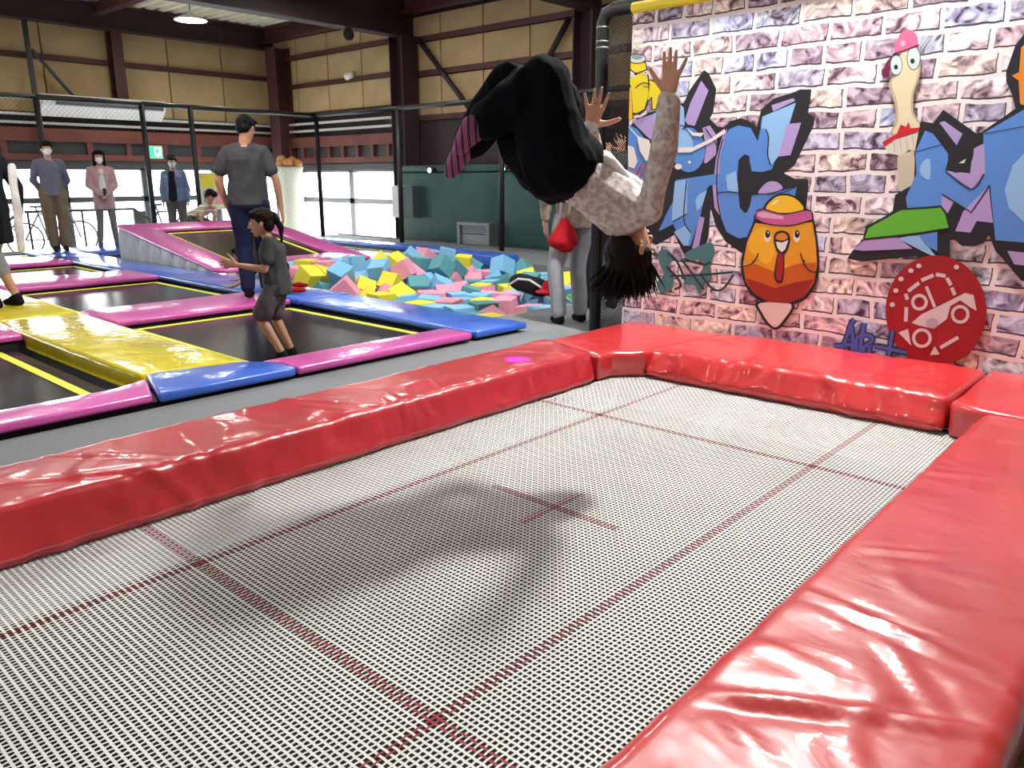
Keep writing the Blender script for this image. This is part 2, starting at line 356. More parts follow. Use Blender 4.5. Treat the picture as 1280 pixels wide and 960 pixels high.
big_windows(9, 'X', YB + .1, [XL, atY(374, 230, YB).x, atY(437, 230, YB).x, atY(494, 230, YB).x], -.30, 1.36, .62, M['grey'])
struct(multi('wall_back_lower', [((-12.6, YB + .05, -.3), (XR, YB + .2, 1.36))], M['steeldk']))
# walls never in view, so that the hall is closed
struct(box('wall_right', (XR, YN, -.3), (XR + .2, YB, ZR + .2), M['panel']))
struct(box('wall_near', (XL - .2, YN - .2, -.3), (XR, YN, ZR + .2), M['panel']))
struct(multi('ground_outside', [((-60, -40, -.5), (XL - .22, 50, -.34)), ((XL - .22, YB + .25, -.5), (30, 50, -.34))], M['ground']))
# steel frame
def ibeam(name, p0, p1, w, h, m, t=.03):
    p0, p1 = V(p0), V(p1); bm = bmesh.new(); al = 'Y' if abs(p1.y - p0.y) > abs(p1.x - p0.x) else 'X'
    for (dw, z0, z1) in ((w / 2, p0.z, p0.z + t), (.012, p0.z, p0.z + h), (w / 2, p0.z + h - t, p0.z + h)):
        if al == 'Y': bx(bm, (p0.x - dw, p0.y, z0), (p0.x + dw, p1.y, z1))
        else: bx(bm, (p0.x, p0.y - dw, z0), (p1.x, p0.y + dw, z1))
    return struct(from_bm(name, bm, m))
ibeam('trim_1', (XL + .3, YN, 4.06), (XL + .3, YB, 4.06), .26, .46, M['steeldk'])
ibeam('trim_2', (-12.5, YN, 3.80), (-12.5, YB, 3.80), .30, .72, M['steeldk'])
ibeam('trim_3', (-8.0, YN, 3.72), (-8.0, YB, 3.72), .30, .80, M['steeldk'])
ibeam('trim_4', (XL, YB - .25, 4.22), (XR, YB - .25, 4.22), .20, .30, M['steelred'])
for i, y in enumerate((7.0, 2.2, -2.6)): ibeam('trim_%d' % (5 + i), (XL + .4, y, 4.30), (XR, y, 4.30), .14, .22, M['steelred'])
def hcol(name, x, y, z1, w, m, axis='X', zb=-.3):
    bm = bmesh.new(); t = .025; h = w / 2
    bx(bm, (x - h, y - h, zb), (x + h, y - h + t, z1)); bx(bm, (x - h, y + h - t, zb), (x + h, y + h, z1)); bx(bm, (x - .015, y - h + t, zb), (x + .015, y + h - t, z1))
    if axis == 'Y': bmesh.ops.rotate(bm, verts=bm.verts, cent=(x, y, 0), matrix=Matrix.Rotation(PI / 2, 3, 'Z'))
    return struct(from_bm(name, bm, m))
hcol('trim_10', -12.5, YB - .32, 3.8, .38, M['steeldk'], 'Y'); hcol('trim_11', -8.0, YB - .32, 3.72, .38, M['steeldk'], 'Y')
hcol('trim_12', XL + .80, YB - .25, 4.06, .40, M['steelred'], 'X'); hcol('trim_13', XL + .2, 7.35, 4.06, .22, M['steelred'], 'Y', 2.45)
p = atX(38, 80, XL + .25); struct(tube('trim_14', [(XL + .25, p.y, 1.6), (XL + .25, p.y, 4.1)], .05, M['dgrey']))
struct(tube('trim_15', [(XL + .25, p.y + .05, 3.55), (XL + .25, p.y + .9, 2.5)], .035, M['dgrey']))
for i, (a, b) in enumerate((((523, 50), (590, 140)), ((712, 22), (655, 130)))):
    A_, B_ = atY(*a, YB - .14), atY(*b, YB - .14); struct(tube('trim_%d' % (16 + i), [A_, B_], .05, M['steeldk']))
# --- green padded partition with black seam, below the back wall
gw = struct(empty('wall_green', (-8.7, 10.45, 0)))
GZ = atY(600, 207, 10.35).z
xs = [atY(x, 250, 10.35).x for x in (499, 625, 700)] + [-4.6, -1.5, 2.0]
for a, b in zip(xs, xs[1:]):
    box('padded_panel', (a + .01, 10.36, 0), (b - .01, 10.5, GZ - .12), M['teal'], gw, .02, True)
    box('padded_panel', (a + .01, 10.37, GZ - .10), (b - .01, 10.5, GZ + .02), M['teal'], gw, .015, True)
box('back_board', (xs[0], 10.47, -.3), (xs[-1], 10.56, GZ), M['dark'], gw)
struct(box('wall_dark_panel', (-12.6, YB - .04, 1.36), (XR, YB + .04, 2.27), M['steeldk']))

# ------------------------------------------------------------------ high-bay lamps
def lamp_thing(i, x, y, z, r, power, label):
    t = empty('high_bay_lamp', (x, y, z), label, 'lamp', None)
    bm = bmesh.new(); n = 24
    prof = [(.05, .16), (.07, .10), (r * .55, .07), (r * .98, .015), (r, 0), (r * .93, .0)]
    rings = [[bm.verts.new((x + a * math.cos(2 * PI * k / n), y + a * math.sin(2 * PI * k / n), z + b)) for k in range(n)] for a, b in prof]
    for p, q in zip(rings, rings[1:]):
        for k in range(n): bm.faces.new((p[k], p[(k + 1) % n], q[(k + 1) % n], q[k]))
    bm.faces.new(rings[0]); from_bm('housing', bm, M['white'], t, True)
    bm = bmesh.new(); bmesh.ops.create_cone(bm, cap_ends=True, segments=24, radius1=r * .92, radius2=r * .92, depth=.012, matrix=Matrix.Translation((x, y, z + .004)))
    from_bm('lens', bm, M['lamp'], t)
    tube('hanger', [(x, y, z + .15), (x, y, ZR + .02)], .012, M['dgrey'], t)
    l = bpy.data.lights.new('lamp_light', 'AREA'); l.shape = 'DISK'; l.size = r * 1.8; l.energy = power; l.color = (1, .975, .94)
    o = bpy.data.objects.new('lamp_light', l); COL.objects.link(o); o.location = (x, y, z - .02); par(o, t)
for i, a in enumerate(LAMPS): lamp_thing(i, *a)

# ------------------------------------------------------------------ net fence round the arena
FX, FY, FZ = -14.1, 9.7, 2.40
def netting(root, p0, p1, z0, z1, pitch, th, name='netting'):
    """diamond mesh of real cords between two upright lines"""
    p0, p1 = V(p0), V(p1); L_ = (p1 - p0).length; d = (p1 - p0) / L_; H = z1 - z0; n = V((-d.y, d.x, 0)) * th / 2
    vs = []; fs = []
    s = -H
    while s < L_:
        for sg in (1, -1):
            a, b = (s, s + H) if sg > 0 else (s + H, s)
            # clip the cord to the panel
            t0, t1 = 0.0, 1.0
            for (lo, hi) in ((0, L_),):
                f = lambda t: a + (b - a) * t
                ta, tb = sorted(((lo - a) / (b - a), (hi - a) / (b - a))); t0 = max(t0, ta); t1 = min(t1, tb)
            if t1 - t0 < .01: continue
            A_ = p0 + d * (a + (b - a) * t0) + V((0, 0, z0 + H * t0)); B_ = p0 + d * (a + (b - a) * t1) + V((0, 0, z0 + H * t1))
            u = (B_ - A_).normalized(); q = u.cross(n.normalized()) * th / 2; k = len(vs)
            for P_ in (A_, B_): vs += [P_ + n, P_ + q, P_ - n, P_ - q]
            for j in range(4): fs.append((k + j, k + (j + 1) % 4, k + 4 + (j + 1) % 4, k + 4 + j))
        s += pitch
    me = bpy.data.meshes.new(name); me.from_pydata([tuple(v) for v in vs], [], fs); me.update()
    o = mesh_obj(name, me, M['net'], root); o['kind'] = 'stuff'; return o
def fence(name, label, posts, top, pitch=.075, th=.0028, base=-.0):
    t = empty(name, (posts[0][0], posts[0][1], base), label, 'fence')
    for (x, y) in posts:
        bm = bmesh.new(); tube_bm(bm, [(x, y, base), (x, y, top)], .045, 12)
        from_bm('post', bm, M['black'], t, True)
    for (a, b) in zip(posts, posts[1:]):
        tube('top_rail', [(*a, top), (*b, top)], .042, M['black'], t, 12)
        netting(t, (*a, 0), (*b, 0), base + .02, top, pitch, th)
    return t
fy = [atX(44, 118, FX).y, atX(176, 127, FX).y, atX(237, 131, FX).y]
fence('net_fence', 'black net fence on padded posts in front of the left windows', [(FX, -1.5), (FX, 1.3), (FX, fy[0]), (FX, fy[1]), (FX, fy[2]), (FX, FY)], FZ)
fence('net_fence', 'black net fence on padded posts before the dark green wall', [(FX, FY), (atY(499, 200, FY).x, FY), (atY(627, 200, FY).x, FY), (-6.4, FY), (-3.6, FY)], FZ)

# ------------------------------------------------------------------ arena of small trampolines
PZ, PT = .078, .045
ar = empty('trampoline_arena', (-9, 3, 0), 'low arena of black jump mats framed by pink, blue and yellow pads', 'trampoline')
def pad(pts, m, z0=PZ - PT - .01, z1=PZ, lab=None, bev=.02, root=None, name='edge_pad'):
    o = poly_prism(name, pts, z0, z1, M[m], root or ar, bev)
    if lab: o['label'] = lab
    return o
def rect(x0, x1, y0, y1): return [(x0, y0), (x1, y0), (x1, y1), (x0, y1)]
SX = [(-4.42, -4.13), (-7.28, -6.50), (-10.15, -9.28), (-12.80, -11.80)]
YE = (1.82, 2.42); BL = (4.08, 4.62)
GAP = .012
# front strip (pink, blue piece, pink)
pad([(-4.13, -2.0), (-4.13, 1.70), (-4.50, 1.83), (-4.40, 1.60), (-4.40, -2.0)], 'pink', lab='pink pad, near length of the front edge')
pad([(-4.10, 1.72), (-4.07, 2.55), (-4.30, 2.55), (-4.47, 2.41), (-4.58, 1.86)], 'blue', z1=PZ + .004, lab='blue pad where the yellow strip meets the front edge')
pad([(-4.08, 2.57), (-4.06, 4.06), (-4.36, 4.06), (-4.40, 2.50), (-4.31, 2.57)], 'pink', lab='pink pad, far length of the front edge')
# yellow strip, thick and sagging towards the near mats
pad([(-4.60, 1.83), (-4.49, 2.42), (-7.2, 2.44), (-7.2, 1.80)], 'yellow', z0=-.06, z1=PZ + .002, lab='glossy yellow pad', bev=.03)
pad([(-7.22, 1.80), (-7.22, 2.44), (-10.1, 2.45), (-10.1, 1.80)], 'yellow', z0=-.05, z1=PZ + .006, lab='glossy yellow pad', bev=.03)
pad([(-10.12, 1.80), (-10.12, 2.44), (-13.6, 2.45), (-13.6, 1.80)], 'pink', z1=PZ)
for i, (a, b) in enumerate(SX[1:]):
    pad(rect(a, b, 2.46, BL[0] - .01), 'pink', lab='pink pad between two mats')
    pad(rect(a, b, -2.0, YE[0] - .03), 'pink', lab='pink pad between two near mats')
pad([(-6.36, BL[0]), (-4.32, BL[0]), (-4.06, 4.10), (-4.04, 4.66), (-4.6, 4.64), (-6.36, 4.66)], 'blue', lab='blue pad beside the foam pit')
pad([(-9.25, 4.05), (-6.38, BL[0]), (-6.38, 4.66), (-9.2, 4.60)], 'blue', z1=PZ + .006, lab='blue pad beside the foam pit')
pad([(-12.2, 3.98), (-9.27, 4.05), (-9.22, 4.60), (-12.1, 4.60)], 'blue')
pad([(-12.9, 3.95), (-12.22, 3.98), (-12.12, 4.60), (-12.9, 4.60)], 'blue')
pad(rect(-14.1, -12.92, 4.05, 4.6), 'blue')
pad(rect(-14.1, -12.9, 4.62, 8.4), 'blue')
# black skirts under the strips
M['skirt'] = mat('black_spring_apron', (.007, .007, .008), .7)
sk = [((-4.40, -2, -.25), (-4.16, 4.62, .02)), ((-14.1, YE[0] + .02, -.25), (-4.5, YE[1] - .02, .01)), ((-14.1, BL[0] + .04, -.25), (-4.1, BL[1] - .02, .02))]
sk += [((a + .03, -2, -.25), (b - .03, BL[0], .02)) for a, b in SX[1:]]
multi('spring_apron', sk, M['skirt'], ar)
# mats with their yellow webbing lines
def jump_mat(x0, x1, y0, y1, ins=.13, z=.0, root=None, zf=None):
    root = root or ar
    zf = zf or (lambda x, y: z)
    o = poly_prism('jump_mat', rect(x0, x1, y0, y1), lambda x, y: zf(x, y) - .01, zf, M['blackmat'], root, 0, smooth=False)
    w = .028; a, b, c, d = x0 + ins, x1 - ins, y0 + ins, y1 - ins; h = .004
    bm = bmesh.new()
    for r_ in ((a, b, c - w, c + w), (a, b, d - w, d + w), (a - w, a + w, c - w, d + w), (b - w, b + w, c - w, d + w)):
        vs = [bm.verts.new((x, y, zf(x, y) + hh)) for hh in (.0, h) for (x, y) in rect(*r_)]
        bm.faces.new(vs[4:8]); 
        for i in range(4): bm.faces.new((vs[i], vs[(i + 1) % 4], vs[4 + (i + 1) % 4], vs[4 + i]))
    l = from_bm('webbing_line', bm, M['yline'], o); return o
edges = [-4.42, -6.50, -7.28, -9.28, -10.15, -11.80, -12.80, -14.0]
for i in range(0, 8, 2):
    x1, x0 = edges[i], edges[i + 1]
    jump_mat(x0 + .02, x1 - .02, YE[1] + .02, BL[0] - .01, ins=.11, z=.012)
    jump_mat(x0 + .02, x1 - .02, -1.9, YE[0] - .12, ins=.12, z=-.02)
# back tile beyond the pit
br_ = empty('flat_trampoline', (-10, 8, 0), 'flat black trampoline with a blue padded edge before the net fence', 'trampoline')
jump_mat(-12.4, -9.05, 7.2, 8.42, ins=.12, z=.01, root=br_)
jump_mat(-9.0, -7.62, 8.12, 8.44, ins=.06, z=.01, root=br_)
pad([(-12.9, 8.42), (-9.75, 8.44), (-9.75, 8.80), (-12.9, 8.72)], 'blue', z1=.10, root=br_)
pad([(-9.73, 8.44), (-7.62, 8.02), (-7.50, 8.46), (-9.73, 8.80)], 'blue', z0=-.03, z1=.12, root=br_)
# ramped trampoline
rp = empty('ramped_trampoline', (-10.4, 5.8, 0), 'tilted trampoline with pink pads and pale fabric side beside the pit', 'trampoline')
RX0, RX1, RY0, RY1 = -11.85, -9.02, 4.66, 7.0
sl = .44 / 2.83
def rz(x, y): return .10 + (RX1 - x) * sl
def rz0(x, y): return rz(x, y) - .05
pad([(RX0, RY0), (RX1 - .12, RY0), (RX1, RY0 + .12), (RX1 - .40, RY0 + .42), (RX0 + .45, RY0 + .42), (RX0, RY0)][:5], 'pink', rz0, rz, root=rp)
pad([(RX1 + .01, RY0 + .10), (RX1, RY1), (RX1 - .42, RY1 - .42), (RX1 - .41, RY0 + .43)], 'pink', rz0, rz, root=rp)
pad([(RX1 - .01, RY1 + .01), (RX0, RY1), (RX0 + .44, RY1 - .42), (RX1 - .43, RY1 - .41)], 'pink', rz0, rz, root=rp)
pad([(RX0, RY0), (RX0 + .44, RY0 + .43), (RX0 + .44, RY1 - .42), (RX0, RY1)], 'pink', rz0, rz, root=rp)
jump_mat(RX0 + .40, RX1 - .38, RY0 + .40, RY1 - .40, ins=.10, root=rp, zf=lambda x, y: rz(x, y) - .055)
bm = bmesh.new()
def skirt(p, q, n=24):
    p, q = V(p), V(q); d = (q - p); nn = V((d.y, -d.x, 0)).normalized(); prev = None
    for i in range(n + 1):
        c = p + d * i / n; off = nn * (.022 * math.sin(i * 2.1) + .01)
        a = bm.verts.new((c.x + off.x * 1.5, c.y + off.y * 1.5, -.02)); m_ = bm.verts.new((c.x + off.x * 2.2, c.y + off.y * 2.2, rz(c.x, 0) * .5)); t_ = bm.verts.new((c.x, c.y, rz(c.x, 0) - .04))
        if prev: bm.faces.new((prev[0], a, m_, prev[1])); bm.faces.new((prev[1], m_, t_, prev[2]))
        prev = (a, m_, t_)
skirt((RX0 + .02, RY0 + .02, 0), (RX1 - .14, RY0 + .02, 0)); skirt((RX1 - .02, RY0 + .1, 0), (RX1 - .02, RY1 - .02, 0)); skirt((RX1, RY1 - .02, 0), (RX0 + .02, RY1 - .02, 0)); skirt((RX0 + .02, RY1 - .02, 0), (RX0 + .02, RY0 + .02, 0))
o = from_bm('side_cover', bm, M['fabric'], rp, True); o['label'] = 'pale grey-white fabric cover'

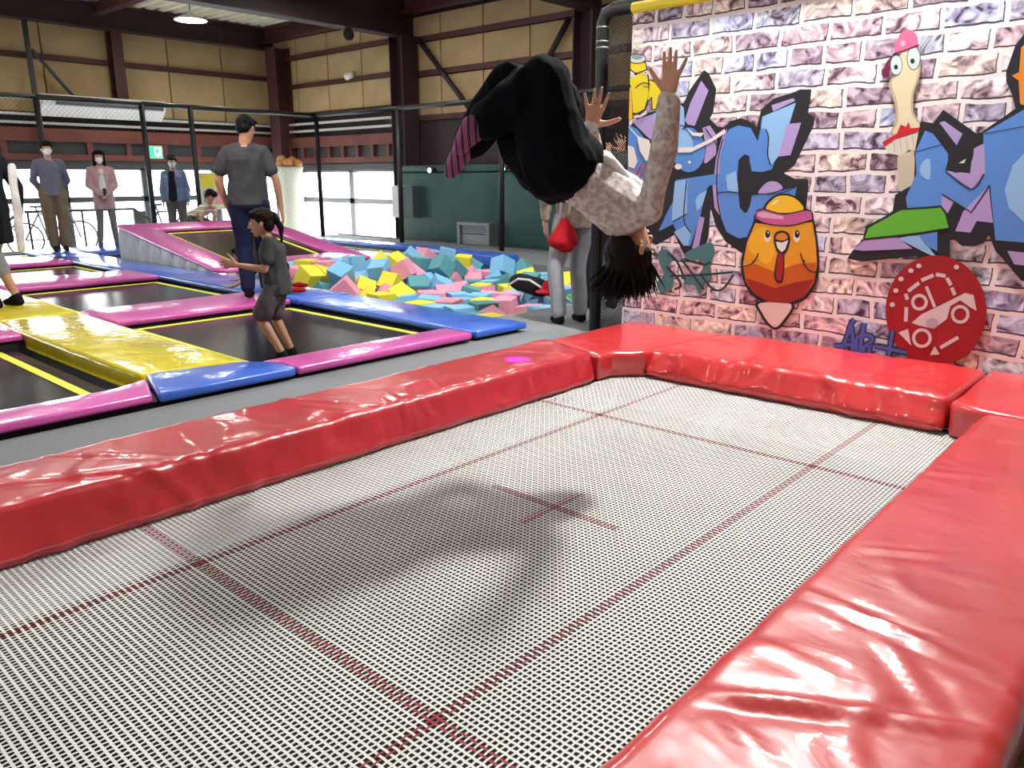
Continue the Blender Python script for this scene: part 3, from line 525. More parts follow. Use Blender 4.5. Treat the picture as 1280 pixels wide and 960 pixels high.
# ------------------------------------------------------------------ foam pit
pit = struct(box('floor_pit', (-9.0, 4.66, -.72), (-4.62, 8.5, -.53), M['dark']))
struct(multi('trim_pit_edge', [((-4.66, 4.66, -.8), (-4.62, 8.5, .0)), ((-9.02, 8.47, -.8), (-7.5, 8.51, .02)), ((-7.5, 8.48, -.8), (-4.62, 8.52, .0)), ((-9.04, 4.66, -.8), (-9.0, 8.5, 0)), ((-9.0, 4.64, -.8), (-4.62, 4.68, .0))], M['carpet']))
CUBES = [[-8.666,5.35,-0.408,1.68,-1.57,0.0,0.245],[-8.715,5.624,-0.408,-3.14,-0.0,1.56,0.245],[-8.618,6.088,-0.42,1.51,1.57,0.0,0.22],[-8.59,6.376,-0.408,-0.4,-1.57,0.83,0.245],[-8.696,6.67,-0.392,1.26,-0.0,-0.37,0.22],[-8.671,7.047,-0.42,-0.49,1.57,0.0,0.22],[-8.504,7.368,-0.42,-0.0,0.0,-2.15,0.22],[-8.6,7.708,-0.333,-0.67,0.74,-0.52,0.23],[-8.723,7.988,-0.415,-1.46,-1.57,0.0,0.23],[-8.699,8.238,-0.415,-1.57,-0.0,1.48,0.23],[-8.226,5.241,-0.42,-0.29,1.57,2.76,0.22],[-8.447,5.626,-0.408,-3.14,-0.0,-0.14,0.245],[-8.392,5.922,-0.42,1.89,1.57,0.0,0.22],[-8.331,6.193,-0.415,-2.35,-1.57,0.0,0.23],[-8.333,6.524,-0.408,-1.57,0.0,2.71,0.245],[-8.183,6.869,-0.42,-0.74,1.57,0.0,0.22],[-8.379,7.103,-0.358,-1.57,-2.48,0.5,0.245],[-8.296,7.518,-0.408,1.57,-0.0,-0.8,0.245],[-8.427,7.936,-0.408,-2.62,1.57,0.0,0.245],[-8.273,8.189,-0.408,-1.57,-0.0,-2.93,0.245],[-7.992,5.332,-0.42,0.82,-1.57,-0.58,0.22],[-8.15,5.547,-0.374,0.0,2.33,0.19,0.22],[-8.149,5.883,-0.358,0.0,-0.65,1.34,0.245],[-7.937,6.261,-0.415,-0.41,1.57,0.0,0.23],[-7.979,6.705,-0.408,2.41,1.57,0.0,0.245],[-7.84,7.077,-0.369,2.23,0.0,-0.7,0.23],[-8.074,7.191,-0.415,1.57,0.0,2.22,0.23],[-7.956,7.419,-0.415,0.27,-1.57,-1.07,0.23],[-7.775,7.985,-0.415,1.57,-0.0,-1.45,0.23],[-7.959,8.324,-0.408,0.03,-1.57,0.0,0.245],[-7.65,5.28,-0.336,2.35,0.38,1.95,0.23],[-7.648,5.668,-0.408,1.69,1.57,0.0,0.245],[-7.73,6.073,-0.42,-0.44,-1.57,2.09,0.22],[-7.574,6.318,-0.408,0.0,3.14,-0.2,0.245],[-7.636,6.68,-0.415,-2.03,-1.57,0.0,0.23],[-7.632,6.93,-0.42,1.18,-1.57,0.0,0.22],[-7.541,7.248,-0.326,2.06,0.79,1.09,0.245],[-7.618,7.521,-0.415,0.0,-0.0,-1.14,0.23],[-7.534,8.02,-0.408,1.57,-0.0,0.17,0.245],[-7.649,8.283,-0.415,2.82,-1.57,0.0,0.23],[-7.365,5.234,-0.42,-1.57,-0.0,3.11,0.22],[-7.403,5.621,-0.415,-0.23,-1.57,0.0,0.23],[-7.422,5.917,-0.372,1.57,2.6,-0.13,0.23],[-7.272,6.303,-0.383,-0.46,-0.0,0.43,0.22],[-7.329,6.585,-0.408,1.57,-0.0,-2.87,0.245],[-7.372,6.881,-0.415,1.57,0.0,2.95,0.23],[-7.245,7.168,-0.408,-3.14,0.12,-0.78,0.22],[-7.323,7.464,-0.415,-0.15,1.57,0.41,0.23],[-7.261,7.843,-0.408,0.1,-1.57,0.0,0.245],[-7.299,8.119,-0.375,0.71,-3.14,0.1,0.22],[-7.085,5.281,-0.415,2.23,1.57,0.0,0.23],[-7.113,5.666,-0.415,-1.18,-1.57,-0.31,0.23],[-7.021,5.933,-0.42,-2.04,1.57,0.0,0.22],[-7.001,6.343,-0.415,-1.56,1.57,0.0,0.23],[-6.873,6.676,-0.359,-0.62,-3.14,0.3,0.245],[-6.993,7.086,-0.415,-2.29,-1.57,0.0,0.23],[-6.849,7.266,-0.415,0.85,-1.57,0.0,0.23],[-7.024,7.487,-0.42,1.57,0.0,1.09,0.22],[-7.001,7.782,-0.415,0.0,0.0,0.24,0.23],[-7.027,8.012,-0.415,-1.81,1.57,0.0,0.23],[-6.79,5.376,-0.415,-1.57,-0.0,-2.06,0.23],[-6.754,5.764,-0.42,-0.0,0.0,1.4,0.22],[-6.73,6.001,-0.408,-0.0,-0.0,-1.77,0.245],[-6.699,6.353,-0.384,-0.0,2.82,1.37,0.23],[-6.584,6.637,-0.42,0.93,1.57,0.0,0.22],[-6.67,6.928,-0.42,-1.09,1.57,0.0,0.22],[-6.564,7.188,-0.408,-1.57,0.0,1.1,0.245],[-6.674,7.476,-0.395,-0.19,3.14,0.49,0.23],[-6.629,7.912,-0.408,-2.41,-1.57,0.0,0.245],[-6.78,8.214,-0.42,1.26,1.57,0.0,0.22],[-6.494,5.359,-0.42,-1.57,0.0,2.05,0.22],[-6.484,5.673,-0.408,-3.14,0.0,0.33,0.245],[-6.402,6.027,-0.408,0.66,1.57,0.0,0.245],[-6.423,6.333,-0.408,0.0,0.0,-3.05,0.245],[-6.298,6.587,-0.42,0.25,1.57,0.0,0.22],[-6.364,6.849,-0.408,-1.78,-1.57,0.0,0.245],[-6.302,7.133,-0.368,2.28,-0.0,-0.17,0.23],[-6.391,7.446,-0.408,0.0,0.0,1.86,0.245],[-6.392,8.034,-0.42,2.46,-1.57,0.0,0.22],[-6.409,8.318,-0.415,-3.0,1.57,0.0,0.23],[-6.17,5.384,-0.42,2.9,1.57,0.0,0.22],[-6.209,5.621,-0.42,-3.07,-1.57,0.0,0.22],[-6.183,5.915,-0.42,-0.0,3.14,-0.63,0.22],[-6.133,6.286,-0.408,0.38,1.57,0.0,0.245],[-6.039,6.641,-0.415,3.02,1.57,0.0,0.23],[-6.074,6.866,-0.42,3.14,-0.0,-1.46,0.22],[-6.033,7.213,-0.408,0.08,-1.57,0.0,0.245],[-6.145,7.485,-0.395,1.57,0.27,-1.33,0.22],[-6.195,7.89,-0.408,2.55,-1.57,0.0,0.245],[-6.142,8.177,-0.42,1.57,0.0,-3.07,0.22],[-5.925,5.399,-0.408,0.0,-3.14,-1.43,0.245],[-5.972,5.656,-0.42,-1.57,0.0,-1.53,0.22],[-5.896,5.929,-0.415,0.0,-0.0,1.48,0.23],[-5.811,6.276,-0.408,1.57,-0.0,-1.27,0.245],[-5.76,6.645,-0.42,3.14,0.0,1.28,0.22],[-5.835,6.907,-0.42,0.14,-1.57,0.0,0.22],[-5.759,7.213,-0.42,-1.57,-0.0,2.14,0.22],[-5.873,7.479,-0.42,-1.29,-1.57,0.0,0.22],[-5.782,7.887,-0.415,-0.47,1.57,0.0,0.23],[-5.923,8.3,-0.415,-1.57,-0.0,-1.42,0.23],[-5.571,5.337,-0.408,0.0,-3.14,-0.65,0.245],[-5.674,5.662,-0.415,0.0,1.57,0.0,0.23],[-5.61,5.968,-0.42,-0.37,-1.57,0.0,0.22],[-5.515,6.295,-0.408,-2.66,-1.57,0.0,0.245],[-5.459,6.631,-0.369,-0.0,-2.2,-1.54,0.23],[-5.603,6.986,-0.42,-0.0,0.0,-1.18,0.22],[-5.484,7.339,-0.415,-0.0,-0.0,-2.6,0.23],[-5.592,7.566,-0.42,-0.0,3.14,-1.29,0.22],[-5.474,7.892,-0.38,-0.0,-1.31,-1.95,0.245],[-5.622,8.321,-0.413,-1.57,-3.13,0.02,0.23],[-5.251,5.36,-0.415,1.77,1.57,0.0,0.23],[-5.4,5.788,-0.415,0.0,3.14,0.8,0.23],[-5.293,6.064,-0.42,0.0,3.14,-0.82,0.22],[-5.232,6.399,-0.42,-1.57,0.0,2.62,0.22],[-5.128,6.701,-0.379,1.5,-1.1,1.32,0.22],[-5.346,6.973,-0.42,-1.23,-1.57,0.0,0.22],[-5.151,7.282,-0.42,-0.23,1.57,0.0,0.22],[-5.197,7.508,-0.415,-0.0,-3.14,-1.3,0.23],[-5.169,7.816,-0.408,1.15,1.57,0.0,0.245],[-5.215,8.226,-0.415,0.0,-0.0,0.23,0.23],[-4.932,5.322,-0.408,2.96,-1.57,0.0,0.245],[-4.847,5.649,-0.408,1.57,0.0,0.04,0.245],[-4.91,6.051,-0.408,-2.04,-1.57,0.0,0.245],[-4.907,6.434,-0.408,-0.0,0.0,1.65,0.245],[-4.851,6.714,-0.42,-0.73,-1.57,-0.63,0.22],[-5.073,7.036,-0.408,3.14,-0.0,0.24,0.245],[-4.864,7.377,-0.415,-0.0,-3.14,-0.23,0.23],[-4.992,7.633,-0.42,-2.76,-1.57,0.0,0.22],[-4.87,8.102,-0.415,0.06,-1.57,0.0,0.23],[-4.892,8.34,-0.42,0.0,0.0,1.57,0.22],[-8.7,5.333,-0.175,-1.14,-1.57,-0.46,0.22],[-8.692,5.576,-0.163,1.52,1.57,0.0,0.245],[-8.716,5.87,-0.235,-1.56,0.9,1.63,0.245],[-8.719,6.162,-0.159,-2.1,-0.08,-0.08,0.23],[-8.572,6.456,-0.175,-0.11,-1.57,2.06,0.22],[-8.683,6.717,-0.176,-1.29,0.15,2.3,0.22],[-8.619,7.046,-0.19,1.48,-1.51,-1.07,0.23],[-8.691,7.495,-0.248,2.61,0.47,1.55,0.23],[-8.715,7.877,-0.128,1.32,-1.01,1.89,0.23],[-8.67,8.219,-0.19,-0.85,-1.57,0.0,0.22],[-8.425,5.331,-0.236,-0.14,1.02,-0.23,0.22],[-8.437,5.664,-0.163,1.57,0.0,-2.96,0.245],[-8.401,5.944,-0.193,-0.03,-1.64,-0.02,0.22],[-8.468,6.212,-0.174,-0.08,-1.66,1.77,0.23],[-8.257,6.71,-0.208,0.27,0.7,-2.0,0.22],[-8.464,6.843,-0.257,-1.66,-0.64,-2.33,0.22],[-8.222,7.265,-0.162,0.51,-2.62,1.18,0.23],[-8.131,7.689,-0.42,0.0,3.14,-0.75,0.22],[-8.348,7.738,-0.142,-2.4,-1.0,0.21,0.23],[-8.341,8.069,-0.17,-1.57,-0.0,-1.08,0.23],[-8.135,5.273,-0.159,0.0,1.04,-2.85,0.22],[-7.907,5.698,-0.274,1.34,-2.4,-0.12,0.22],[-8.156,6.139,-0.15,-0.69,1.28,-1.75,0.245],[-7.874,6.271,-0.144,2.98,-1.23,-0.2,0.245],[-8.089,6.466,-0.27,0.62,-0.43,-2.25,0.22],[-8.049,6.96,-0.189,1.52,0.01,-2.37,0.23],[-7.944,7.239,-0.125,0.41,-0.63,1.79,0.22],[-7.772,7.381,-0.184,-0.37,1.93,0.08,0.23],[-7.731,7.73,-0.42,-0.0,-3.14,0.42,0.22],[-8.052,7.955,-0.312,-0.86,2.59,1.08,0.23],[-7.822,5.342,-0.17,2.82,0.71,0.03,0.245],[-7.473,5.666,-0.094,-1.08,-2.52,-0.86,0.22],[-7.677,5.89,-0.213,1.0,-2.89,0.01,0.22],[-7.535,6.211,-0.174,1.55,0.02,-2.73,0.22],[-7.763,6.499,-0.224,-1.25,2.19,-0.19,0.23],[-7.702,6.812,-0.174,-1.68,-0.01,-0.54,0.245],[-7.621,7.09,-0.174,-0.1,-0.79,-2.05,0.22],[-7.476,7.788,-0.163,-0.91,-1.57,-2.19,0.245],[-7.506,8.07,-0.136,3.14,-0.38,0.04,0.23],[-7.901,8.27,-0.162,0.07,1.57,3.06,0.245],[-7.39,5.33,-0.066,1.44,-0.9,-2.23,0.245],[-7.224,5.496,-0.185,-0.56,0.39,3.03,0.23],[-7.272,5.819,-0.188,0.73,2.62,-0.16,0.23],[-7.178,6.091,-0.262,-2.58,-0.09,0.48,0.22],[-7.311,6.396,-0.153,1.77,0.46,1.86,0.23],[-7.424,6.66,-0.125,-1.6,0.59,0.39,0.23],[-7.374,7.008,-0.138,-0.67,-0.01,2.84,0.23],[-7.162,7.612,-0.185,0.96,-0.44,0.94,0.23],[-7.239,7.82,0.012,-0.59,-2.12,-1.04,0.245],[-7.139,8.277,-0.21,2.01,0.66,1.85,0.245],[-6.923,5.485,-0.178,-0.0,0.0,1.48,0.245],[-6.956,5.79,-0.159,1.01,2.11,-0.42,0.245],[-6.969,6.063,-0.068,3.09,-1.07,-0.54,0.23],[-6.824,6.29,-0.073,-0.51,1.03,-2.61,0.23],[-7.033,6.485,-0.146,-0.22,-1.16,-2.47,0.22],[-7.151,6.736,-0.191,-2.52,0.26,1.79,0.245],[-7.07,7.053,-0.185,-3.14,0.0,0.62,0.23],[-6.898,7.386,-0.156,1.77,-0.0,-1.29,0.245],[-6.844,7.893,-0.136,-0.53,1.0,1.87,0.23],[-7.05,8.044,-0.063,2.45,-0.71,0.43,0.245],[-6.517,5.401,-0.2,1.75,-1.57,0.0,0.22],[-6.643,5.643,-0.179,-1.71,0.06,2.3,0.22],[-6.726,5.988,-0.175,2.34,1.57,0.17,0.22],[-6.625,6.193,-0.145,-2.89,0.0,0.98,0.23],[-6.779,6.564,-0.169,-0.26,2.19,-1.28,0.22],[-6.784,6.932,-0.195,0.01,-0.04,1.83,0.22],[-6.822,7.16,-0.174,-1.52,-0.0,-1.29,0.23],[-6.757,7.679,-0.256,0.78,-2.58,-1.08,0.22],[-6.475,7.881,-0.165,1.6,0.07,-2.42,0.22],[-6.805,8.259,-0.188,-0.0,-0.0,-0.55,0.245],[-6.173,5.393,-0.188,1.57,-0.0,1.7,0.245],[-6.331,5.659,-0.171,-0.3,1.46,-2.81,0.23],[-6.473,5.883,-0.162,1.57,-0.0,-2.3,0.245],[-6.351,6.123,-0.175,-2.69,1.57,0.0,0.22],[-6.472,6.441,-0.152,-1.31,0.05,2.16,0.22],[-6.551,6.75,-0.18,1.74,0.03,-1.95,0.22],[-6.545,7.183,-0.125,-0.0,0.4,-2.9,0.245],[-6.497,7.526,-0.127,1.93,0.0,0.31,0.245],[-6.441,7.743,-0.408,-0.72,1.57,0.0,0.245],[-6.403,8.287,-0.19,-0.0,0.0,1.94,0.22],[-5.886,5.348,-0.175,1.57,-0.0,-2.8,0.22],[-6.046,5.684,-0.182,-1.57,0.05,-1.24,0.245],[-6.122,5.924,-0.194,-1.18,-1.61,-0.09,0.22],[-6.073,6.19,-0.17,-0.0,-3.14,-1.15,0.23],[-6.171,6.443,-0.175,3.04,-0.05,-0.85,0.22],[-6.243,6.879,-0.162,-1.59,1.57,1.02,0.245],[-6.242,7.314,-0.168,2.34,-0.25,0.47,0.22],[-6.243,7.666,-0.152,0.92,-0.55,2.85,0.23],[-6.285,8.015,-0.141,0.67,0.07,-2.5,0.23],[-6.095,8.219,-0.193,-0.12,-1.63,0.15,0.22],[-5.554,5.369,-0.163,1.42,1.57,-0.51,0.245],[-5.618,5.776,-0.177,3.14,-0.0,1.27,0.245],[-5.845,6.015,-0.185,-0.22,1.57,0.0,0.23],[-5.909,6.499,-0.182,1.51,1.69,0.25,0.23],[-6.043,6.761,-0.19,-0.65,-1.57,1.69,0.22],[-5.774,6.766,-0.188,-0.0,-0.0,1.36,0.245],[-5.957,7.063,-0.174,-1.64,0.12,-2.02,0.23],[-6.005,7.708,-0.253,0.21,0.64,-0.24,0.22],[-5.968,7.96,-0.167,1.59,-0.08,2.88,0.245],[-5.858,8.326,-0.178,1.56,1.57,0.0,0.245],[-5.291,5.332,-0.19,-0.0,0.0,3.07,0.22],[-5.326,5.589,-0.21,-0.64,2.06,-0.77,0.23],[-5.605,6.116,-0.164,0.99,1.43,1.36,0.245],[-5.61,6.476,-0.181,2.55,-0.59,-0.49,0.22],[-5.47,6.808,-0.166,-0.98,-2.97,-0.52,0.23],[-5.413,7.284,-0.18,3.1,0.0,0.44,0.23],[-5.802,7.296,-0.182,-0.11,-3.11,1.36,0.23],[-5.718,7.673,-0.15,2.16,0.22,-1.79,0.245],[-5.564,7.943,-0.136,-1.18,-1.31,-1.95,0.22],[-5.556,8.25,-0.177,0.01,-3.13,-0.8,0.245],[-5.066,5.306,-0.175,-1.57,0.0,3.01,0.22],[-5.104,5.666,-0.408,-1.64,-1.57,0.0,0.245],[-5.185,6.033,-0.181,-3.13,-0.12,0.14,0.23],[-5.302,6.296,-0.156,2.3,0.75,1.04,0.23],[-5.225,6.568,-0.191,-2.09,-0.1,-0.28,0.23],[-5.309,7.028,-0.182,-0.12,-1.73,-0.41,0.22],[-5.179,7.505,-0.171,1.09,1.52,2.03,0.245],[-5.451,7.647,-0.025,-1.23,1.0,-0.47,0.245],[-5.301,8.035,-0.203,1.11,-0.21,2.87,0.22],[-5.166,8.287,-0.185,1.57,0.0,1.05,0.23],[-4.833,5.365,-0.175,0.02,1.57,0.0,0.22],[-4.834,5.585,-0.175,-0.0,-3.14,1.55,0.22],[-4.911,5.886,-0.163,-2.05,-1.57,0.0,0.245],[-4.876,6.23,-0.17,-0.5,1.57,0.0,0.23],[-4.886,6.655,-0.18,-2.94,0.03,0.08,0.23],[-5.048,6.891,-0.175,1.95,0.07,0.09,0.22],[-4.963,7.274,-0.176,1.57,0.08,0.75,0.23],[-4.899,7.69,-0.18,1.39,1.77,0.18,0.245],[-5.056,7.951,-0.173,0.04,-0.07,2.99,0.23],[-4.855,8.294,-0.181,-1.62,-0.01,-0.08,0.245],[-8.619,5.351,0.059,1.5,0.08,-2.21,0.22],[-8.605,5.653,0.075,-3.14,-0.0,0.36,0.23],[-8.386,5.748,0.07,-2.18,-1.57,-0.53,0.22],[-8.477,6.004,0.05,-0.52,1.44,1.24,0.245],[-8.731,6.472,0.049,1.61,0.01,-1.57,0.23],[-8.599,6.933,0.034,-0.29,-1.51,-1.07,0.23],[-8.477,7.256,0.07,-0.46,0.78,-2.84,0.245],[-8.738,7.315,-0.107,-1.1,3.13,-0.02,0.22],[-8.658,7.686,0.038,0.06,0.95,-1.55,0.245],[-8.67,8.144,0.055,-0.0,1.77,0.9,0.23],[-8.387,5.287,0.034,-2.08,1.71,0.43,0.23],[-8.101,5.526,0.01,2.58,-0.99,0.72,0.23],[-8.131,5.827,-0.058,-0.04,0.07,0.77,0.245],[-8.275,6.397,-0.001,0.13,2.63,0.51,0.245],[-8.398,6.674,0.04,-2.34,-0.71,-0.62,0.245],[-8.305,7.057,-0.08,-0.6,0.41,-0.62,0.23],[-7.721,7.556,0.052,-0.96,1.7,-0.29,0.22],[-8.405,7.486,-0.081,-0.74,-2.25,-1.17,0.245],[-8.009,7.611,-0.153,-1.15,0.76,2.23,0.245],[-8.418,8.335,-0.177,-1.52,0.04,-3.14,0.22],[-7.998,5.276,0.032,-1.05,0.1,1.69,0.245],[-7.82,5.656,-0.055,0.9,2.34,-0.46,0.23],[-7.903,5.974,-0.076,1.89,-0.98,-1.07,0.22],[-7.761,6.412,0.125,-0.59,0.16,-1.29,0.23],[-7.971,6.588,-0.026,-2.54,-0.04,1.68,0.245],[-7.81,6.853,0.066,-1.47,-0.04,3.07,0.23],[-7.544,7.202,0.019,-1.37,0.77,1.23,0.245],[-7.748,7.718,-0.175,0.06,1.46,1.99,0.245],[-7.92,7.919,-0.075,0.84,0.85,2.91,0.22],[-8.14,8.324,-0.17,-3.14,0.0,1.47,0.23],[-7.652,5.48,0.08,0.5,0.33,0.26,0.23],[-7.398,6.004,-0.053,-0.15,-0.7,-1.17,0.22],[-7.717,6.114,0.073,2.0,-0.14,0.45,0.23],[-7.47,6.275,0.088,-1.61,-2.11,0.53,0.22],[-7.589,6.497,-0.017,-0.58,0.04,-1.2,0.245],[-7.442,6.891,0.077,-0.31,-2.36,-1.33,0.23],[-7.314,7.343,-0.171,-1.66,-0.41,2.36,0.23],[-7.493,7.48,-0.122,-0.68,-0.41,2.36,0.22]]
rc = random.Random(3)
cnames = [('bluefoam', 'light blue'), ('yellowfoam', 'yellow'), ('pinkfoam', 'pink'), ('tealfoam', 'teal')]
cm = {}
ROWS = ['along the blue pad', 'second row back', 'third row back', 'fourth row back', 'fifth row back', 'next to the far edge']
COLS_ = ['beside the ramp', 'left', 'left of centre', 'at mid pit', 'right of centre', 'right', 'at the grey floor']
def cube_label(x, y, z, a, b, c, s, cn):
    n = (Euler((a, b, c)).to_matrix()); t = max(abs(n[2][0]), abs(n[2][1]), abs(n[2][2]))
    st = 'flat' if t > .985 else ('tilted' if t > .86 else 'on its edge'); r = ROWS[min(5, int((y - 5.0) / .585))]; q = COLS_[min(6, int((x + 8.95) / .61))]
    if z < -.05: return 'buried %s foam cube, deep in the pit, %s' % (cn, q), 'buried %s foam cubes %s' % (cn, q)
    hh = 'high' if z > .07 else 'low'; return '%s %s foam cube lying %s, %s, %s' % (hh, cn, st, r, q), '%s %s foam cubes %s %s %s' % (hh, cn, st, r, q)
for (x, y, z, a, b, c, s) in CUBES:
    k = rc.choices(range(4), (40, 25, 20, 15))[0]; mk, cn = cnames[k]
    if (mk, s) not in cm:
        bm = bmesh.new(); bmesh.ops.create_cube(bm, size=s - .004); bmesh.ops.bevel(bm, geom=list(bm.edges), offset=.006, segments=1, affect='EDGES')
        me = bpy.data.meshes.new('foam_cube'); bm.to_mesh(me); bm.free(); me.materials.append(M[mk]); cm[(mk, s)] = me
    o = bpy.data.objects.new('foam_cube', cm[(mk, s)]); COL.objects.link(o); o.location = (x, y, z); o.rotation_euler = (a, b, c)
    lb, gp = cube_label(x, y, z, a, b, c, s, cn); tag(o, lb, 'foam cube', gp)

# ------------------------------------------------------------------ big trampoline
bt = empty('competition_trampoline', (-1.72, 1.8, 0), 'large trampoline with white woven web bed and red padded edges in the foreground', 'trampoline')
MX0, MX1, MY0, MY1 = -2.70, -.76, -.50, 4.08
PX_, PY_ = .0153, .0185; WX_, WY_ = .0052, .0070       # straps along Y every 15 mm, along X every 18 mm
LX = (-2.276, -1.157); LY = (1.022, 3.206)
nx = int((MX1 - MX0) / PX_); ny = int((MY1 - MY0) / PY_)
XS = [MX0 + (i + .5) * PX_ for i in range(nx)]; YS = [MY0 + (j + .5) * PY_ for j in range(ny)]
def two_nearest(vals, l): return sorted(range(len(vals)), key=lambda i: abs(vals[i] - l))[:2]
def ribbons(name, rows, m, kind=None):
    vs, fs = [], []
    for pts, wv in rows:                        # every strap a ribbon that dips under and rises over
        k = len(vs)
        for p in pts: vs += [(p[0] - wv[0], p[1] - wv[1], p[2]), (p[0] + wv[0], p[1] + wv[1], p[2])]
        n = len(pts); fs += [(k + 2 * i, k + 2 * i + 1, k + 2 * i + 3, k + 2 * i + 2) for i in range(n - 1)]
    me = bpy.data.meshes.new(name); me.from_pydata(vs, [], fs); me.update(); o = mesh_obj(name, me, m, bt)
    if kind: o['kind'] = kind
    return o
AM = .0010
def ystrap(i): return ([(XS[i], y, AM if (i + j) % 2 else -AM) for j, y in enumerate(YS)], (WX_ / 2, 0))
def xstrap(j): return ([(x, YS[j], AM if (i + j + 1) % 2 else -AM) for i, x in enumerate(XS)], (0, WY_ / 2))
ry = [two_nearest(XS, l) for l in LX]; rx = [two_nearest(YS, l) for l in LY]; rya, rxa = sum(ry, []), sum(rx, [])
ribbons('web_bed', [ystrap(i) for i in range(nx) if i not in rya] + [xstrap(j) for j in range(ny) if j not in rxa], M['web'], 'stuff')
for p in ry: ribbons('red_line', [ystrap(i) for i in p], M['webred'])
for p in rx: ribbons('red_line', [xstrap(j) for j in p], M['webred'])
def strap_mesh(name, items, m, kind=None, parent=None):
    vs, fs = [], []
    for (x0, x1, y0, y1, z0, z1) in items:
        k = len(vs)
        vs += [(x0, y0, z0), (x1, y0, z0), (x1, y1, z0), (x0, y1, z0), (x0, y0, z1), (x1, y0, z1), (x1, y1, z1), (x0, y1, z1)]
        fs += [(k + 3, k + 2, k + 1, k), (k + 4, k + 5, k + 6, k + 7), (k, k + 1, k + 5, k + 4), (k + 1, k + 2, k + 6, k + 5), (k + 2, k + 3, k + 7, k + 6), (k + 3, k, k + 4, k + 7)]
    me = bpy.data.meshes.new(name); me.from_pydata(vs, [], fs); me.update(); return mesh_obj(name, me, m, parent)
h = .003; PITCHW = .0185
cx, cy = sum(LX) / 2, sum(LY) / 2
strap_mesh('red_cross', [(cx - .30, cx + .30, cy + k * PITCHW - h * .8, cy + k * PITCHW + h * .8, .0016, .002) for k in (0, 1)] + [(cx + k * PITCHW - h * .8, cx + k * PITCHW + h * .8, cy - .18, cy + .18, .0016, .002) for k in (0, 1)], M['webred'], None, bt)
multi('bed_hem', [((MX0 - .05, MY0, -.003), (MX0, MY1, .003)), ((MX1, MY0, -.003), (MX1 + .05, MY1, .003)), ((MX0 - .05, MY1, -.003), (MX1 + .05, MY1 + .05, .003))], M['black'], bt)
multi('steel_frame', [((HX0 + .0, HY0, -.06), (HX0 + .05, HY1, .0)), ((HX1 - .05, HY0, -.06), (HX1, HY1, .0)), ((HX0 + .05, HY1 - .05, -.06), (HX1 - .05, HY1, .0)), ((HX0 + .05, HY0, -.06), (HX1 - .05, HY0 + .05, .0))], M['dgrey'], bt)

def section(W, H, r, slant, n=64):
    """closed outline of a stuffed pad: from outer bottom, over the top, to inner bottom. s across, z up"""
    pts = []
    def arc(cx, cz, r, a0, a1, k=7):
        for i in range(k + 1):
            a = a0 + (a1 - a0) * i / k; pts.append((cx + r * math.cos(a), cz + r * math.sin(a)))
    pts.append((r * .6, .004)); arc(r, r * .8, r, PI * 1.2, PI, 2)
    arc(r, H - r, r, PI, PI / 2)
    arc(W - slant - r, H - r + .004, r, PI / 2, .25)
    arc(W - r * .8, r * .8, r * .8, .2, -PI * .35, 4); pts.append((W - r, .004))
    # resample by length
    P_ = [V((a, b, 0)) for a, b in pts]; cum = [0]
    for a, b in zip(P_, P_[1:]): cum.append(cum[-1] + (b - a).length)
    out = []
    for i in range(n + 1):
        t = cum[-1] * i / n; k = max(j for j in range(len(cum)) if cum[j] <= t + 1e-9); k = min(k, len(P_) - 2)
        f = (t - cum[k]) / max(1e-9, cum[k + 1] - cum[k]); out.append(P_[k].lerp(P_[k + 1], f))
    return out
def seg_d(px, py, a, b):
    dx, dy = b[0] - a[0], b[1] - a[1]; t = max(0, min(1, ((px - a[0]) * dx + (py - a[1]) * dy) / (dx * dx + dy * dy)))
    return math.hypot(px - a[0] - t * dx, py - a[1] - t * dy), t
